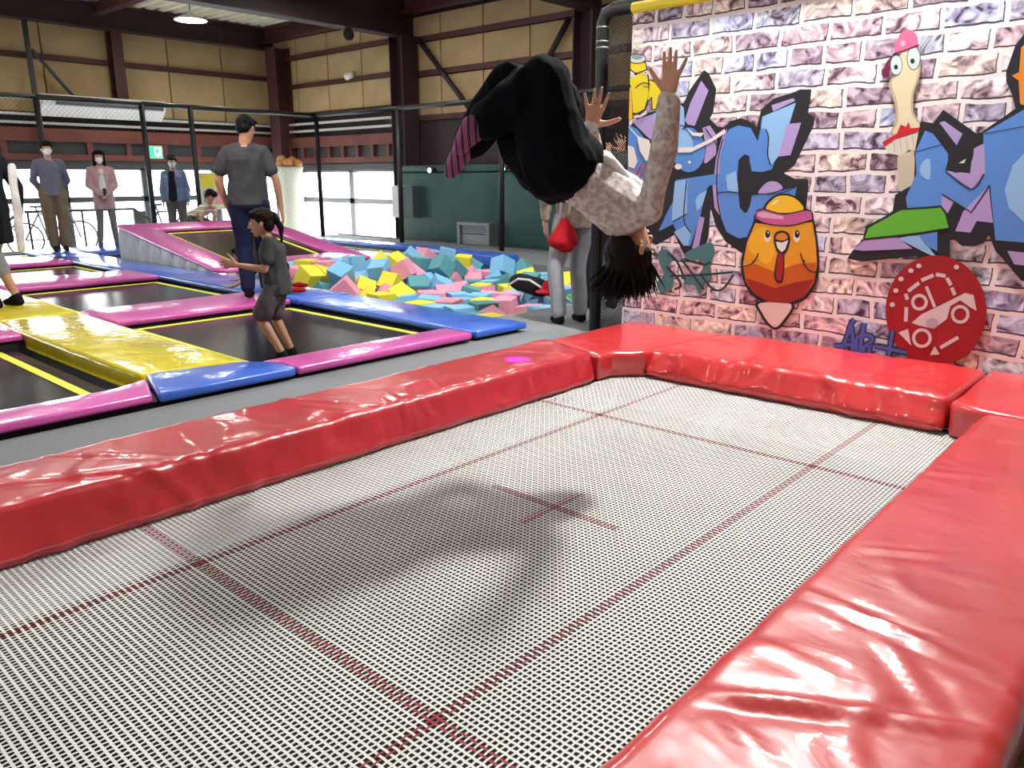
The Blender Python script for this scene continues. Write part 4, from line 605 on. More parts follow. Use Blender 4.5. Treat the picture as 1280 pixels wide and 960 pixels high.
def sweep_pad(name, o, along, across, L_, W, H, m, ridges=(), amp=.006, r=.04, slant=.03, cut0=0, cut1=0, step=.03, n=64, seed=0, lab=None, fold=0.0):
    """o: outer corner at the start; along/across unit xy vectors; ends cut by cut*s"""
    sec = section(W, H, r, slant, n); o = V((*o, 0)); al = V((*along, 0)); ac = V((*across, 0)); K = max(2, int(L_ / step)); bm = bmesh.new(); rows = []
    top = []
    for i in range(K + 1):
        row = []
        for j, q in enumerate(sec):
            s, z = q.x, q.y; a0 = cut0 * s; a1 = L_ + cut1 * s; t = a0 + (a1 - a0) * i / K
            j0, j1 = sec[max(0, j - 1)], sec[min(n, j + 1)]; tg = (j1 - j0).normalized(); ns, nz = -tg.y, tg.x
            p = o + al * t + ac * s; endf = min(1, min(i, K - i) / 3.0)
            e = noise.noise(V((p.x * 3 + seed, p.y * 3, z * 5))) * amp
            e += noise.noise(V((p.x * 9 + seed, p.y * 9, z * 14 + 4))) * amp * .45
            rd = 1 - abs(noise.noise(V((s * 2.2 + seed, t * 4.2, z * 3 + 9)))) * 2; e += max(0, rd - .72) * amp * 3.0
            if fold and s > W - slant - .06: # gathers running down the inner face
                e += fold * (abs(noise.noise(V((t * 11 + seed, s * 3, z * 4)))) - .25)
            for (a, b, wd, hh) in ridges:
                dd, tt = seg_d(p.x, p.y, a, b)
                if dd < wd * 4: e += hh * (math.exp(-(dd / wd) ** 2) - .55 * math.exp(-((dd - wd * 1.9) / wd) ** 2)) * math.sin(PI * min(1, max(0, .12 + tt * .8)))
            if z < .012: e *= .1
            e *= .25 + .75 * endf
            sh = (1 - endf) * .012
            row.append(bm.verts.new(p + ac * (ns * (e - sh)) + V((0, 0, z + nz * (e - sh)))))
        rows.append(row)
    for a, b in zip(rows, rows[1:]):
        for j in range(n): bm.faces.new((a[j], a[j + 1], b[j + 1], b[j]))
        bm.faces.new((a[n], a[0], b[0], b[n]))
    bm.faces.new(rows[0][::-1]); bm.faces.new(rows[-1]); bmesh.ops.recalc_face_normals(bm, faces=bm.faces)
    ob = from_bm(name, bm, m, bt, True)
    if lab: ob['label'] = lab
    return ob
def g2(x, y, z=.17): p = G(x, y, z); return (p.x, p.y)
PH = .175
# right pad (nearest), its creases as they lie in the photograph
rr = [(g2(1005, 742), g2(1270, 862), .016, .014), (g2(885, 872), g2(1085, 895), .020, .016), (g2(1085, 895), g2(1250, 922), .018, .012), (g2(1075, 690), g2(1195, 698), .014, .006),
      (g2(930, 800), g2(1060, 860), .02, .006), (g2(1100, 800), g2(1180, 900), .02, .005), (g2(900, 900), g2(960, 955), .02, .008), (g2(1130, 590), g2(1240, 600), .02, .006)]
sweep_pad('edge_pad', (-.135, 3.93), (0, -1), (-1, 0), 5.0, .585, PH, M['red'], rr, amp=.0045, step=.022, slant=.035, cut0=0, seed=3, lab='red padded edge at the right')
rl = [(g2(50, 573), g2(260, 577), .012, .008), (g2(0, 612), g2(235, 586), .014, .011), (g2(260, 577), g2(350, 570), .012, .006), (g2(350, 503), g2(470, 512), .012, .007),
      (g2(380, 512), g2(455, 520), .012, .006), (g2(215, 545), g2(250, 575), .012, .005), (g2(470, 490), g2(530, 520), .012, .007), (g2(535, 470), g2(560, 500), .012, .005)]
sweep_pad('edge_pad', (-3.20, -.9), (0, 1), (1, 0), 4.78, .53, PH + .01, M['redleft'], rl, amp=.006, step=.022, slant=.045, cut1=-.32, seed=11, lab='red padded edge along the grey walkway', fold=.012)
sweep_pad('edge_pad', (-2.42, 4.875), (1, 0), (0, -1), 1.56, .86, PH, M['red2'], [(g2(870, 462), g2(960, 480), .012, .010), (g2(940, 480), g2(1010, 478), .012, .008), (g2(1040, 500), g2(1160, 520), .012, .008)], amp=.008, step=.022, r=.05, slant=.05, seed=21, fold=.03, cut0=-.13, lab='red padded edge under the brick banner')
def corner(pts, lab, H=PH - .01):
    bm = bmesh.new(); bot = [bm.verts.new((x, y, .004)) for x, y in pts]; top = [bm.verts.new((x, y, H)) for x, y in pts]; n = len(pts)
    bm.faces.new(bot[::-1]); bm.faces.new(top)
    for i in range(n): bm.faces.new((bot[i], bot[(i + 1) % n], top[(i + 1) % n], top[i]))
    bmesh.ops.recalc_face_normals(bm, faces=bm.faces)
    bmesh.ops.bevel(bm, geom=list(bm.edges), offset=.03, segments=4, affect='EDGES', profile=.5)
    bmesh.ops.triangulate(bm, faces=bm.faces); bmesh.ops.subdivide_edges(bm, edges=[e for e in bm.edges if e.calc_length() > .07], cuts=3, use_grid_fill=True)
    bmesh.ops.triangulate(bm, faces=bm.faces)
    bm.normal_update()
    for v in bm.verts:
        e = noise.noise(v.co * 6) * .006 + noise.noise(V((v.co.x * 18, v.co.y * 18, v.co.z * 9))) * .004
        if v.co.z > .02: v.co += v.normal * e
    o = from_bm('corner_pad', bm, M['red2'], bt, True); o['label'] = lab
corner([(-3.20, 3.90), (-2.67, 3.73), (-2.67, 3.88), (-2.53, 4.02), (-2.43, 4.87), (-3.20, 4.87)], 'red corner pad at the left end of the banner')
corner([(-.84, 4.02), (-.70, 3.95), (-.13, 3.95), (-.13, 4.87), (-.845, 4.87)], 'red corner pad at the right', PH)

# ------------------------------------------------------------------ brick banner with its lettering
BY = 4.90
bn = empty('graffiti_banner', (-.9, BY + .03, 0), 'tall banner printed with pale bricks, blue graffiti letters and cartoon birds', 'banner')
BX0 = atY(781, 300, BY).x; BZ = 2.285
box('printed_sheet', (BX0, BY, .0), (2.4, BY + .02, BZ), M['brick'], bn)
tube('yellow_top_sleeve', [(BX0 - .0, BY + .0, BZ + .035), (2.4, BY, BZ + .035)], .036, mat('yellow_foam_sleeve', (.78, .62, .01), .45), bn, 14)
_lay = {}
def pc(c): 
    k = tuple(c)
    if k not in _lay: _lay[k] = mat('print_ink', k, .5, spec=.4)
    return _lay[k]
BLU, LBL, PUR, BLK, WHT = (.085, .235, .62), (.25, .47, .76), (.38, .29, .58), (.012, .012, .018), (.72, .70, .68)
def catmull(pts, k=4):
    out = []; n = len(pts)
    for i in range(n):
        p0, p1, p2, p3 = [V(pts[(i + d) % n]) for d in (-1, 0, 1, 2)]
        for j in range(k):
            t = j / k; out.append(.5 * ((2 * p1) + (p2 - p0) * t + (2 * p0 - 5 * p1 + 4 * p2 - p3) * t * t + (3 * p1 - p0 - 3 * p2 + p3) * t ** 3))
    return out
LAYER = [0]
def decal(name, pts, T, c, smooth=False, grow=0):
    """T: (x0,y0,scale) of the crop in which the points were read; flat ink on the banner"""
    LAYER[0] += 1; yy = BY - .0006 - .00012 * LAYER[0]
    pts = [(T[0] + a / T[2], T[1] + b / T[2]) for a, b in pts]
    if smooth: pts = [(q.x, q.y) for q in catmull([(a, b) for a, b in pts])]
    bm = bmesh.new(); vs = []
    for a, b in pts:
        p = atY(a, b, BY); vs.append(bm.verts.new((max(p.x, BX0), yy, min(p.z, BZ))))
    try:
        f = bm.faces.new(vs); f.normal_update()
        if f.normal.y > 0: f.normal_flip()
        bmesh.ops.triangulate(bm, faces=[f])
    except Exception: pass
    return from_bm(name, bm, pc(c), bn)
def ell(cx, cy, rx, ry, n=20, a0=0): return [(cx + rx * math.cos(a0 + 2 * PI * i / n), cy + ry * math.sin(a0 + 2 * PI * i / n)) for i in range(n)]
def stroke(name, pts, w, T, c, closed=False, smooth=True):
    P_ = [V(p) for p in pts]
    if smooth and len(P_) > 2:
        o = []; 
        for i in range(len(P_) - (0 if closed else 1)):
            n = len(P_); p0 = P_[(i - 1) % n] if (closed or i > 0) else P_[0]; p1 = P_[i]; p2 = P_[(i + 1) % n]; p3 = P_[(i + 2) % n] if (closed or i + 2 < n) else P_[-1]
            for j in range(4):
                t = j / 4; o.append(.5 * ((2 * p1) + (p2 - p0) * t + (2 * p0 - 5 * p1 + 4 * p2 - p3) * t * t + (3 * p1 - p0 - 3 * p2 + p3) * t ** 3))
        if not closed: o.append(P_[-1])
        P_ = o
    LAYER[0] += 1; yy = BY - .0006 - .00012 * LAYER[0]; n = len(P_); L_, R_ = [], []; bm = bmesh.new()
    for i, p in enumerate(P_):
        a = P_[(i - 1) % n] if (closed or i) else p; b = P_[(i + 1) % n] if (closed or i < n - 1) else p
        d = (b - a); d = d.normalized() if d.length > 1e-6 else V((1, 0)); q = V((-d.y, d.x)) * w / 2
        for lst, s in ((L_, 1), (R_, -1)):
            c2 = p + q * s; wp = atY(T[0] + c2.x / T[2], T[1] + c2.y / T[2], BY); lst.append(bm.verts.new((max(BX0, wp.x), yy, wp.z)))
    for i in range(n if closed else n - 1):
        k = (i + 1) % n; bm.faces.new((L_[i], R_[i], R_[k], L_[k]))
    return from_bm(name, bm, pc(c), bn)
A_ = (780, 60, 3.0); B_ = (1080, 30, 3.0); C_ = (1020, 190, 3.31); D_ = (770, 180, 4.0); E_ = (720, 30, 8.0); F_ = (1020, 0, 4.8)
# left word
decal('letter_shadow', [(-5, 300), (60, 250), (125, 235), (225, 205), (245, 160), (300, 82), (318, 95), (347, 155), (335, 240), (322, 265), (350, 295), (380, 298), (395, 275), (440, 262), (480, 280), (497, 300), (515, 230), (560, 190), (640, 165), (660, 155), (703, 155), (700, 190), (690, 245), (716, 258), (712, 290), (640, 440), (600, 470), (640, 490), (690, 492), (692, 520), (683, 600), (600, 640), (480, 760), (440, 768), (380, 725), (345, 670), (325, 600), (318, 700), (300, 770), (270, 792), (230, 785), (190, 700), (120, 740), (60, 700), (-5, 640)], A_, BLK)
decal('letter', [(-5, 290), (50, 305), (105, 375), (120, 500), (60, 480), (-5, 445)], A_, BLU)
decal('letter_face', [(30, 275), (130, 240), (125, 360), (90, 335)], A_, PUR)
decal('letter', [(110, 245), (150, 235), (205, 205), (225, 225), (228, 290), (200, 330), (120, 330)], A_, LBL)
decal('letter', [(-5, 445), (60, 475), (105, 520), (60, 530), (-5, 500)], A_, PUR)
decal('letter', ell(243, 382, 62, 84), A_, BLU)
decal('letter_face', [(198, 320), (232, 310), (258, 350), (250, 385), (196, 390)], A_, LBL, True)
decal('letter_face', [(290, 122), (317, 160), (266, 292), (240, 287), (228, 272), (250, 205)], A_, PUR)
decal('letter_face', [(295, 300), (322, 290), (350, 330), (345, 400), (310, 432), (300, 430), (308, 380)], A_, PUR)
decal('letter', [(395, 305), (430, 290), (475, 300), (500, 345), (512, 300), (518, 258), (645, 205), (600, 330), (555, 455), (520, 465), (475, 462), (470, 405), (452, 398), (430, 420), (424, 500), (435, 600), (460, 618), (475, 552), (560, 545), (648, 520), (640, 565), (560, 580), (510, 640), (480, 705), (430, 714), (385, 690), (358, 620), (348, 545), (352, 430), (370, 340)], A_, BLU)
decal('letter_face', [(516, 300), (520, 257), (645, 205), (585, 400), (550, 442), (540, 400), (543, 330), (532, 305)], A_, LBL)
decal('letter_face', [(553, 215), (635, 188), (642, 198), (560, 238)], A_, PUR)
decal('letter_face', [(612, 285), (665, 280), (625, 402), (580, 407)], A_, PUR)
decal('letter_face', [(372, 318), (388, 302), (362, 400), (352, 540), (368, 640), (340, 600), (333, 520), (345, 420)], A_, PUR)
decal('letter_face', [(505, 548), (535, 505), (575, 503), (592, 530)], A_, PUR, True)
decal('letter_face', [(383, 478), (420, 460), (432, 547), (388, 532)], A_, LBL)
decal('letter_shadow', ell(455, 510, 27, 108), A_, BLK)
decal('letter', [(195, 495), (375, 468), (382, 510), (322, 515), (300, 545), (290, 620), (250, 742), (222, 742), (185, 660), (130, 688), (170, 600), (195, 560)], A_, BLU)
decal('letter_face', [(192, 500), (240, 493), (236, 620), (180, 652), (182, 600)], A_, LBL)
decal('letter_face', [(188, 690), (232, 665), (252, 700), (240, 742), (222, 738)], A_, LBL)
decal('letter_face', [(268, 570), (282, 548), (312, 533), (295, 590), (275, 612)], A_, LBL)
decal('letter_face', [(284, 632), (303, 636), (280, 752), (256, 752)], A_, PUR)
for pl in ([(236, 495), (225, 640), (250, 690)], [(183, 652), (236, 622)], [(352, 545), (400, 540), (560, 548), (645, 522)], [(500, 345), (512, 300)], [(372, 340), (352, 430), (350, 545), (365, 640)], [(305, 300), (340, 350), (352, 370)], [(200, 290), (262, 300), (300, 345)], [(532, 305), (543, 335), (540, 400), (552, 440)]):
    stroke('letter_outline', pl, 4, A_, BLK)
decal('paint_splash', [(195, 372), (260, 372), (330, 338), (378, 303), (382, 318), (330, 352), (250, 392), (195, 390)], A_, WHT)
decal('paint_splash', [(235, 298), (262, 318), (300, 318), (292, 332), (258, 328)], A_, WHT)
decal('paint_splash', [(2, 365), (38, 372), (52, 425), (40, 452), (18, 445)], A_, WHT); decal('paint_splash', [(50, 330), (95, 345), (112, 395), (85, 425), (60, 385)], A_, WHT)
stroke('paint_splash', [(5, 295), (60, 340)], 5, A_, WHT); decal('paint_splash', ell(205, 445, 14, 11, 10), A_, WHT); decal('paint_splash', ell(247, 428, 6, 5, 8), A_, WHT)
stroke('red_mark', [(40, 500), (55, 455), (75, 435), (86, 470)], 7, A_, (.35, .06, .03)); stroke('red_mark', [(58, 500), (68, 465), (80, 450)], 5, A_, (.35, .06, .03))
TE = (.055, .17, .18)
decal('teal_tag', [(130, 765), (165, 755), (185, 790), (170, 820), (188, 860), (180, 905), (140, 920), (125, 880), (150, 850), (135, 810)], A_, TE, True)
decal('teal_tag', [(290, 740), (330, 730), (342, 770), (325, 810), (330, 860), (300, 890), (285, 925), (265, 890), (228, 885), (235, 850), (280, 850), (300, 800), (240, 790), (230, 770)], A_, TE, True)
for pl in ([(175, 855), (300, 850), (410, 840)], [(215, 790), (260, 850), (300, 905)], [(290, 850), (330, 900), (370, 905), (412, 850)], [(225, 790), (300, 812), (325, 800)], [(160, 820), (200, 860), (215, 892), (190, 905)], [(165, 770), (200, 800), (230, 870)]):
    stroke('black_tag', pl, 8, A_, (.02, .035, .045))
# angry spray can
YL = (.70, .58, .015); YD = (.72, .42, .012)
decal('spray_can', [(520, 385), (705, 380), (735, 540), (745, 700), (700, 860), (640, 905), (560, 900), (560, 960), (496, 962), (500, 640)], E_, BLK)
decal('spray_can', [(745, 550), (835, 592), (890, 660), (862, 712), (840, 725), (808, 862), (765, 860), (755, 740), (718, 785), (730, 700)], E_, BLK)
decal('spray_can', [(528, 392), (698, 390), (722, 545), (732, 700), (690, 850), (620, 890), (575, 888), (560, 640), (520, 600)], E_, YL)
decal('spray_can_arm', [(745, 562), (828, 602), (878, 660), (835, 705), (800, 850), (772, 850), (765, 725), (722, 768), (735, 690)], E_, YL)
decal('spray_can_arm', [(508, 635), (560, 640), (570, 955), (500, 958)], E_, YD)
decal('spray_can_cap', ell(612, 348, 96, 52), E_, BLK); decal('spray_can_cap', ell(612, 348, 88, 42), E_, (.55, .60, .58)); decal('spray_can_cap', ell(615, 330, 55, 26), E_, (.20, .30, .32))
decal('spray_can_cap', [(582, 185), (672, 175), (672, 205), (640, 210), (640, 262), (600, 262), (595, 212), (582, 210)], E_, (.62, .60, .45))
decal('eye', ell(572, 502, 42, 34, 14), E_, WHT); decal('eye', ell(702, 488, 26, 26, 14), E_, WHT); decal('pupil', ell(600, 500, 13, 12, 10), E_, BLK); decal('pupil', ell(702, 488, 8, 9, 8), E_, BLK)
stroke('brow', [(525, 445), (608, 492), (640, 485), (715, 460)], 11, E_, BLK); stroke('mouth', [(600, 642), (640, 605), (690, 590), (745, 605)], 10, E_, BLK); stroke('mouth', [(680, 622), (735, 634)], 8, E_, BLK)
decal('spray_can_base', [(578, 915), (640, 915), (715, 868), (712, 900), (650, 935), (585, 940)], E_, WHT)
# egg-shaped chick
EG = [(735, 322), (755, 290), (795, 258), (845, 247), (900, 262), (940, 300), (955, 322), (985, 340), (992, 378), (1010, 470), (1020, 600), (1003, 700), (945, 778), (860, 807), (765, 800), (690, 762), (642, 692), (627, 600), (648, 490), (688, 392), (697, 350)]
decal('egg_chick', EG, D_, BLK, True)
decal('egg_chick_tail', [(708, 788), (892, 795), (845, 895), (800, 928), (760, 905), (722, 850)], D_, BLK, True); decal('egg_chick_tail', [(722, 795), (878, 800), (835, 885), (800, 915), (768, 895), (735, 845)], D_, (.62, .55, .52), True)
def inset(pts, cx, cy, k): return [(cx + (x - cx) * k, cy + (y - cy) * k) for x, y in pts]
OR = (.66, .30, .015); ORD = (.48, .10, .01); RD = (.26, .02, .01)
body = [(700, 395), (820, 408), (985, 390), (1000, 480), (1008, 600), (992, 695), (938, 768), (858, 796), (768, 790), (698, 752), (652, 688), (638, 600), (658, 492)]
decal('egg_chick_body', body, D_, OR)
decal('egg_chick_body', [(640, 620), (700, 600), (800, 640), (900, 600), (1008, 590), (992, 695), (938, 768), (858, 796), (768, 790), (698, 752), (652, 688)], D_, ORD)
decal('egg_chick_body', [(648, 670), (720, 690), (800, 720), (900, 690), (995, 675), (938, 768), (858, 796), (768, 790), (698, 752)], D_, RD)
decal('egg_chick_body', [(690, 440), (760, 420), (800, 520), (760, 600), (700, 560), (665, 520)], D_, (.72, .42, .02), True)
decal('egg_chick_head', [(752, 322), (795, 270), (845, 257), (900, 273), (942, 322), (890, 342), (800, 342)], D_, (.75, .46, .02), True); decal('egg_chick_head', [(775, 305), (800, 282), (820, 280), (800, 300)], D_, (.8, .7, .4))
decal('headband', [(703, 340), (740, 328), (842, 352), (950, 332), (980, 336), (984, 376), (900, 402), (820, 407), (740, 392), (702, 370)], D_, (.46, .09, .26)); decal('headband', [(712, 345), (740, 338), (842, 362), (840, 376), (735, 368), (710, 358)], D_, (.62, .34, .48))
stroke('outline', [(703, 338), (740, 326), (842, 350), (950, 330), (982, 336)], 6, D_, BLK); stroke('outline', [(700, 372), (740, 394), (820, 408), (900, 404), (986, 378)], 6, D_, BLK)
for ex in (760, 907): decal('eye', ell(ex, 462, 17, 30, 14), D_, (.80, .68, .45)); decal('pupil', ell(ex + 2, 450, 13, 20, 12), D_, BLK); decal('eye', ell(ex + 4, 443, 4, 6, 8), D_, WHT)
decal('beak', [(792, 480), (800, 445), (832, 432), (865, 445), (875, 480), (858, 535), (832, 552), (805, 530)], D_, BLK, True); decal('beak', [(802, 472), (815, 448), (848, 446), (862, 470), (835, 482)], D_, (.60, .20, .02), True); decal('beak', [(802, 488), (835, 492), (865, 480), (850, 525), (832, 540), (812, 522)], D_, WHT)
decal('red_tie', [(815, 545), (840, 545), (846, 600), (838, 680), (818, 695), (796, 670), (798, 610)], D_, BLK, True); decal('red_tie', [(818, 552), (836, 552), (840, 610), (832, 672), (818, 684), (804, 664), (806, 610)], D_, (.30, .012, .01), True)
for pl in ([(640, 612), (680, 600), (705, 570), (715, 545)], [(925, 545), (945, 600), (975, 635), (1005, 640)], [(685, 590), (700, 580)], [(935, 575), (950, 590)]): stroke('outline', pl, 6, D_, BLK)
# long-necked bird with a cap
CR = (.66, .60, .40)
decal('cap_bird', [(498, 322), (560, 290), (622, 282), (632, 400), (620, 480), (592, 560), (592, 680), (645, 765), (560, 800), (450, 812), (482, 720), (470, 600), (442, 520), (455, 470), (500, 440)], F_, (.42, .38, .26), True)
decal('cap_bird', [(505, 330), (560, 300), (612, 292), (620, 400), (606, 480), (578, 560), (578, 680), (630, 762), (560, 790), (465, 800), (498, 720), (488, 600), (460, 520), (470, 475), (512, 440)], F_, CR, True)
decal('cap_brim', [(470, 322), (425, 375), (398, 445), (408, 472), (440, 462), (455, 400), (480, 345), (520, 328)], F_, (.13, .012, .05)); decal('eye', ell(486, 392, 38, 62), F_, (.12, .10, .10)); decal('eye', ell(486, 392, 34, 57), F_, (.55, .68, .66)); decal('eye', ell(590, 350, 42, 72), F_, (.12, .10, .10)); decal('eye', ell(590, 350, 37, 67), F_, (.55, .68, .66))
decal('pupil', ell(484, 404, 12, 15, 12), F_, BLK); decal('pupil', ell(583, 368, 13, 16, 12), F_, BLK)
decal('cap', [(472, 322), (480, 270), (508, 205), (545, 178), (590, 185), (615, 225), (618, 272), (545, 298)], F_, (.70, .13, .27)); stroke('cap', [(470, 325), (540, 302), (620, 272)], 9, F_, (.12, .01, .04)); decal('cap', ell(525, 262, 16, 18, 12), F_, (.75, .35, .45))
decal('ruff', [(418, 880), (500, 830), (645, 785), (662, 850), (620, 880), (590, 905), (560, 900), (520, 942), (490, 930), (435, 920)], F_, (.62, .60, .50))
for k in range(5): stroke('ruff', [(470 + k * 38, 845 - k * 9), (478 + k * 38, 915 - k * 9)], 5, F_, (.40, .38, .30))
decal('ruff_ribbon', [(403, 852), (490, 802), (512, 748), (545, 762), (560, 732), (572, 770), (640, 764), (692, 752), (690, 772), (600, 795), (480, 835), (412, 885)], F_, (.50, .012, .02))
decal('cap_bird', [(128, 500), (190, 470), (197, 560), (170, 640), (160, 705), (142, 705), (140, 645), (128, 600)], B_, (.50, .47, .36)); stroke('outline', [(135, 625), (150, 640), (165, 615)], 4, B_, BLK)
# right word
decal('letter_shadow', [(215, 365), (262, 372), (300, 322), (425, 412), (440, 408), (570, 318), (558, 268), (535, 215), (535, 180), (570, 80), (610, 30), (640, 20), (640, 980), (590, 960), (540, 900), (495, 850), (470, 790), (450, 820), (420, 832), (370, 832), (325, 795), (322, 900), (300, 936), (270, 928), (200, 870), (-5, 890), (-60, 880), (-40, 850), (30, 770), (110, 700), (120, 640), (190, 600), (195, 470)], B_, BLK)
decal('letter', [(232, 400), (262, 412), (322, 492), (308, 550), (405, 620), (450, 560), (450, 410), (582, 333), (640, 300), (640, 822), (495, 810), (475, 605), (405, 705), (300, 640), (290, 692), (165, 692), (160, 650), (200, 560), (195, 480)], B_, BLU)
decal('letter_face', [(400, 560), (412, 468), (452, 448), (458, 560), (405, 618), (308, 550)], B_, PUR); decal('letter_shadow', [(318, 490), (345, 455), (408, 440), (410, 505), (380, 550), (330, 552)], B_, BLK, True)
decal('letter_face', [(285, 370), (305, 365), (372, 412), (350, 455)], B_, PUR); decal('letter_face', [(296, 640), (342, 662), (315, 712), (292, 690)], B_, PUR); decal('letter_face', [(375, 702), (470, 608), (486, 745), (425, 738), (402, 782), (345, 776)], B_, PUR)
decal('letter_face', [(250, 508), (250, 580), (225, 575), (212, 545), (225, 515)], B_, LBL, True); decal('letter_face', [(610, 478), (560, 530), (530, 620), (545, 690), (610, 752), (640, 760), (640, 470)], B_, LBL)
decal('paint_splash', [(358, 522), (385, 505), (378, 522)], B_, WHT); stroke('letter_outline', [(197, 480), (320, 445)], 3, B_, BLK); stroke('letter_outline', [(452, 412), (600, 385)], 3, B_, BLK); stroke('letter_outline', [(308, 552), (405, 620), (452, 562)], 5, B_, BLK); stroke('letter_outline', [(296, 638), (405, 706), (474, 604)], 5, B_, BLK, smooth=False)
decal('letter_face', [(540, 850), (640, 860), (640, 910), (565, 900)], B_, PUR)
decal('letter_face', [(-35, 845), (5, 808), (130, 800), (185, 842), (0, 850)], B_, PUR); decal('letter_face', [(130, 803), (205, 788), (278, 876), (235, 858)], B_, LBL); decal('letter', [(205, 786), (278, 772), (278, 852), (235, 830)], B_, BLU)
decal('green_shoe', [(-2, 812), (10, 758), (110, 706), (140, 690), (230, 686), (292, 680), (315, 708), (330, 770), (200, 792)], B_, BLK); decal('green_shoe', [(6, 803), (20, 765), (112, 714), (142, 698), (230, 694), (290, 688), (307, 712), (320, 763), (200, 782)], B_, (.10, .42, .03))
decal('orange_bird', [(592, 90), (640, 40), (640, 320), (588, 300), (582, 212), (556, 195), (584, 182)], B_, (.68, .22, .01))
decal('orange_bird', [(612, 120), (640, 100), (640, 200), (612, 190)], B_, WHT)
# red disc
DR = (.30, .006, .012); LW = (.60, .54, .58)
decal('red_disc', ell(500, 655, 209, 229, 36), C_, DR)
for a, b in (((375, 700), (378, 640)), ((382, 610), (375, 585)), ((385, 575), (430, 540)), ((440, 530), (490, 508)), ((500, 505), (540, 512)), ((545, 520), (562, 550)), ((565, 560), (578, 590))): stroke('disc_mark', [a, b], 15, C_, LW, smooth=False)
stroke('disc_mark', [(460, 555), (495, 640)], 13, C_, LW); decal('disc_mark', [(400, 705), (440, 670), (520, 632), (620, 582), (655, 590), (668, 655), (640, 640), (600, 612), (560, 635), (545, 690), (490, 730), (425, 715)], C_, LW)
for (x_, y_, r_) in ((600, 670, 32), (442, 768, 34), (432, 620, 28)): stroke('disc_mark', ell(x_, y_, r_, r_, 12), 13, C_, LW, closed=True)
stroke('disc_mark', [(518, 808), (592, 765)], 15, C_, LW); decal('disc_mark', [(475, 838), (495, 800), (515, 835)], C_, LW); decal('disc_mark', [(345, 745), (385, 730), (398, 800)], C_, LW)
for (x_, y_) in ((397, 490), (356, 524), (335, 572), (320, 630), (585, 475), (430, 470)): decal('disc_mark', ell(x_, y_, 11, 10, 10), C_, LW)
decal('disc_mark', ell(485, 705, 26, 20, 12), C_, (.40, .35, .45))
# small blue tag
tagl = [[(80, 802), (150, 795)], [(100, 840), (130, 770), (148, 715), (165, 690)], [(148, 712), (158, 780), (150, 845)], [(172, 770), (172, 860)], [(205, 705), (190, 790), (192, 885)], [(170, 765), (215, 755), (240, 775), (200, 815), (228, 878)], [(228, 800), (222, 850), (232, 882)], [(248, 800), (380, 828)], [(322, 738), (310, 810), (300, 885)], [(245, 850), (270, 850), (262, 885), (240, 885)]]
for pl in tagl: stroke('blue_tag', pl, 26, C_, (.015, .015, .05))
for pl in tagl: stroke('blue_tag', pl, 15, C_, (.06, .11, .42))
for pl in ([(75, 855), (100, 825), (112, 862)], [(400, 640), (400, 640.5)]): stroke('blue_tag', pl, 8, C_, BLK)
# black padded frame at the banner's left side
ff = empty('padded_net_frame', (-3.6, BY + .10, 0), 'black padded post and top rail with net beside the graffiti banner', 'net frame')
FXp = atY(753, 60, BY + .10).x; FTz = atY(753, 14, BY + .10).z
tube('post', [(FXp, BY + .10, 0), (FXp, BY + .10, FTz - .08), (FXp + .03, BY + .10, FTz - .02), (FXp + .10, BY + .10, FTz), (2.4, BY + .10, FTz + .02)], .047, M['black'], ff, 14)
tube('side_post', [(BX0 - .02, BY + .10, 0), (BX0 - .02, BY + .10, FTz)], .03, M['black'], ff, 10)
netting(ff, (FXp, BY + .10, 0), (BX0, BY + .10, 0), .0, FTz, .022, .0065)
for z in (atY(753, 32, BY).z, atY(753, 58, BY).z, atY(753, 50, BY).z): 
    tube('tie', [(FXp, BY + .10, z), (FXp, BY + .10, z + .012)], .0495, M['grey'], ff, 14)

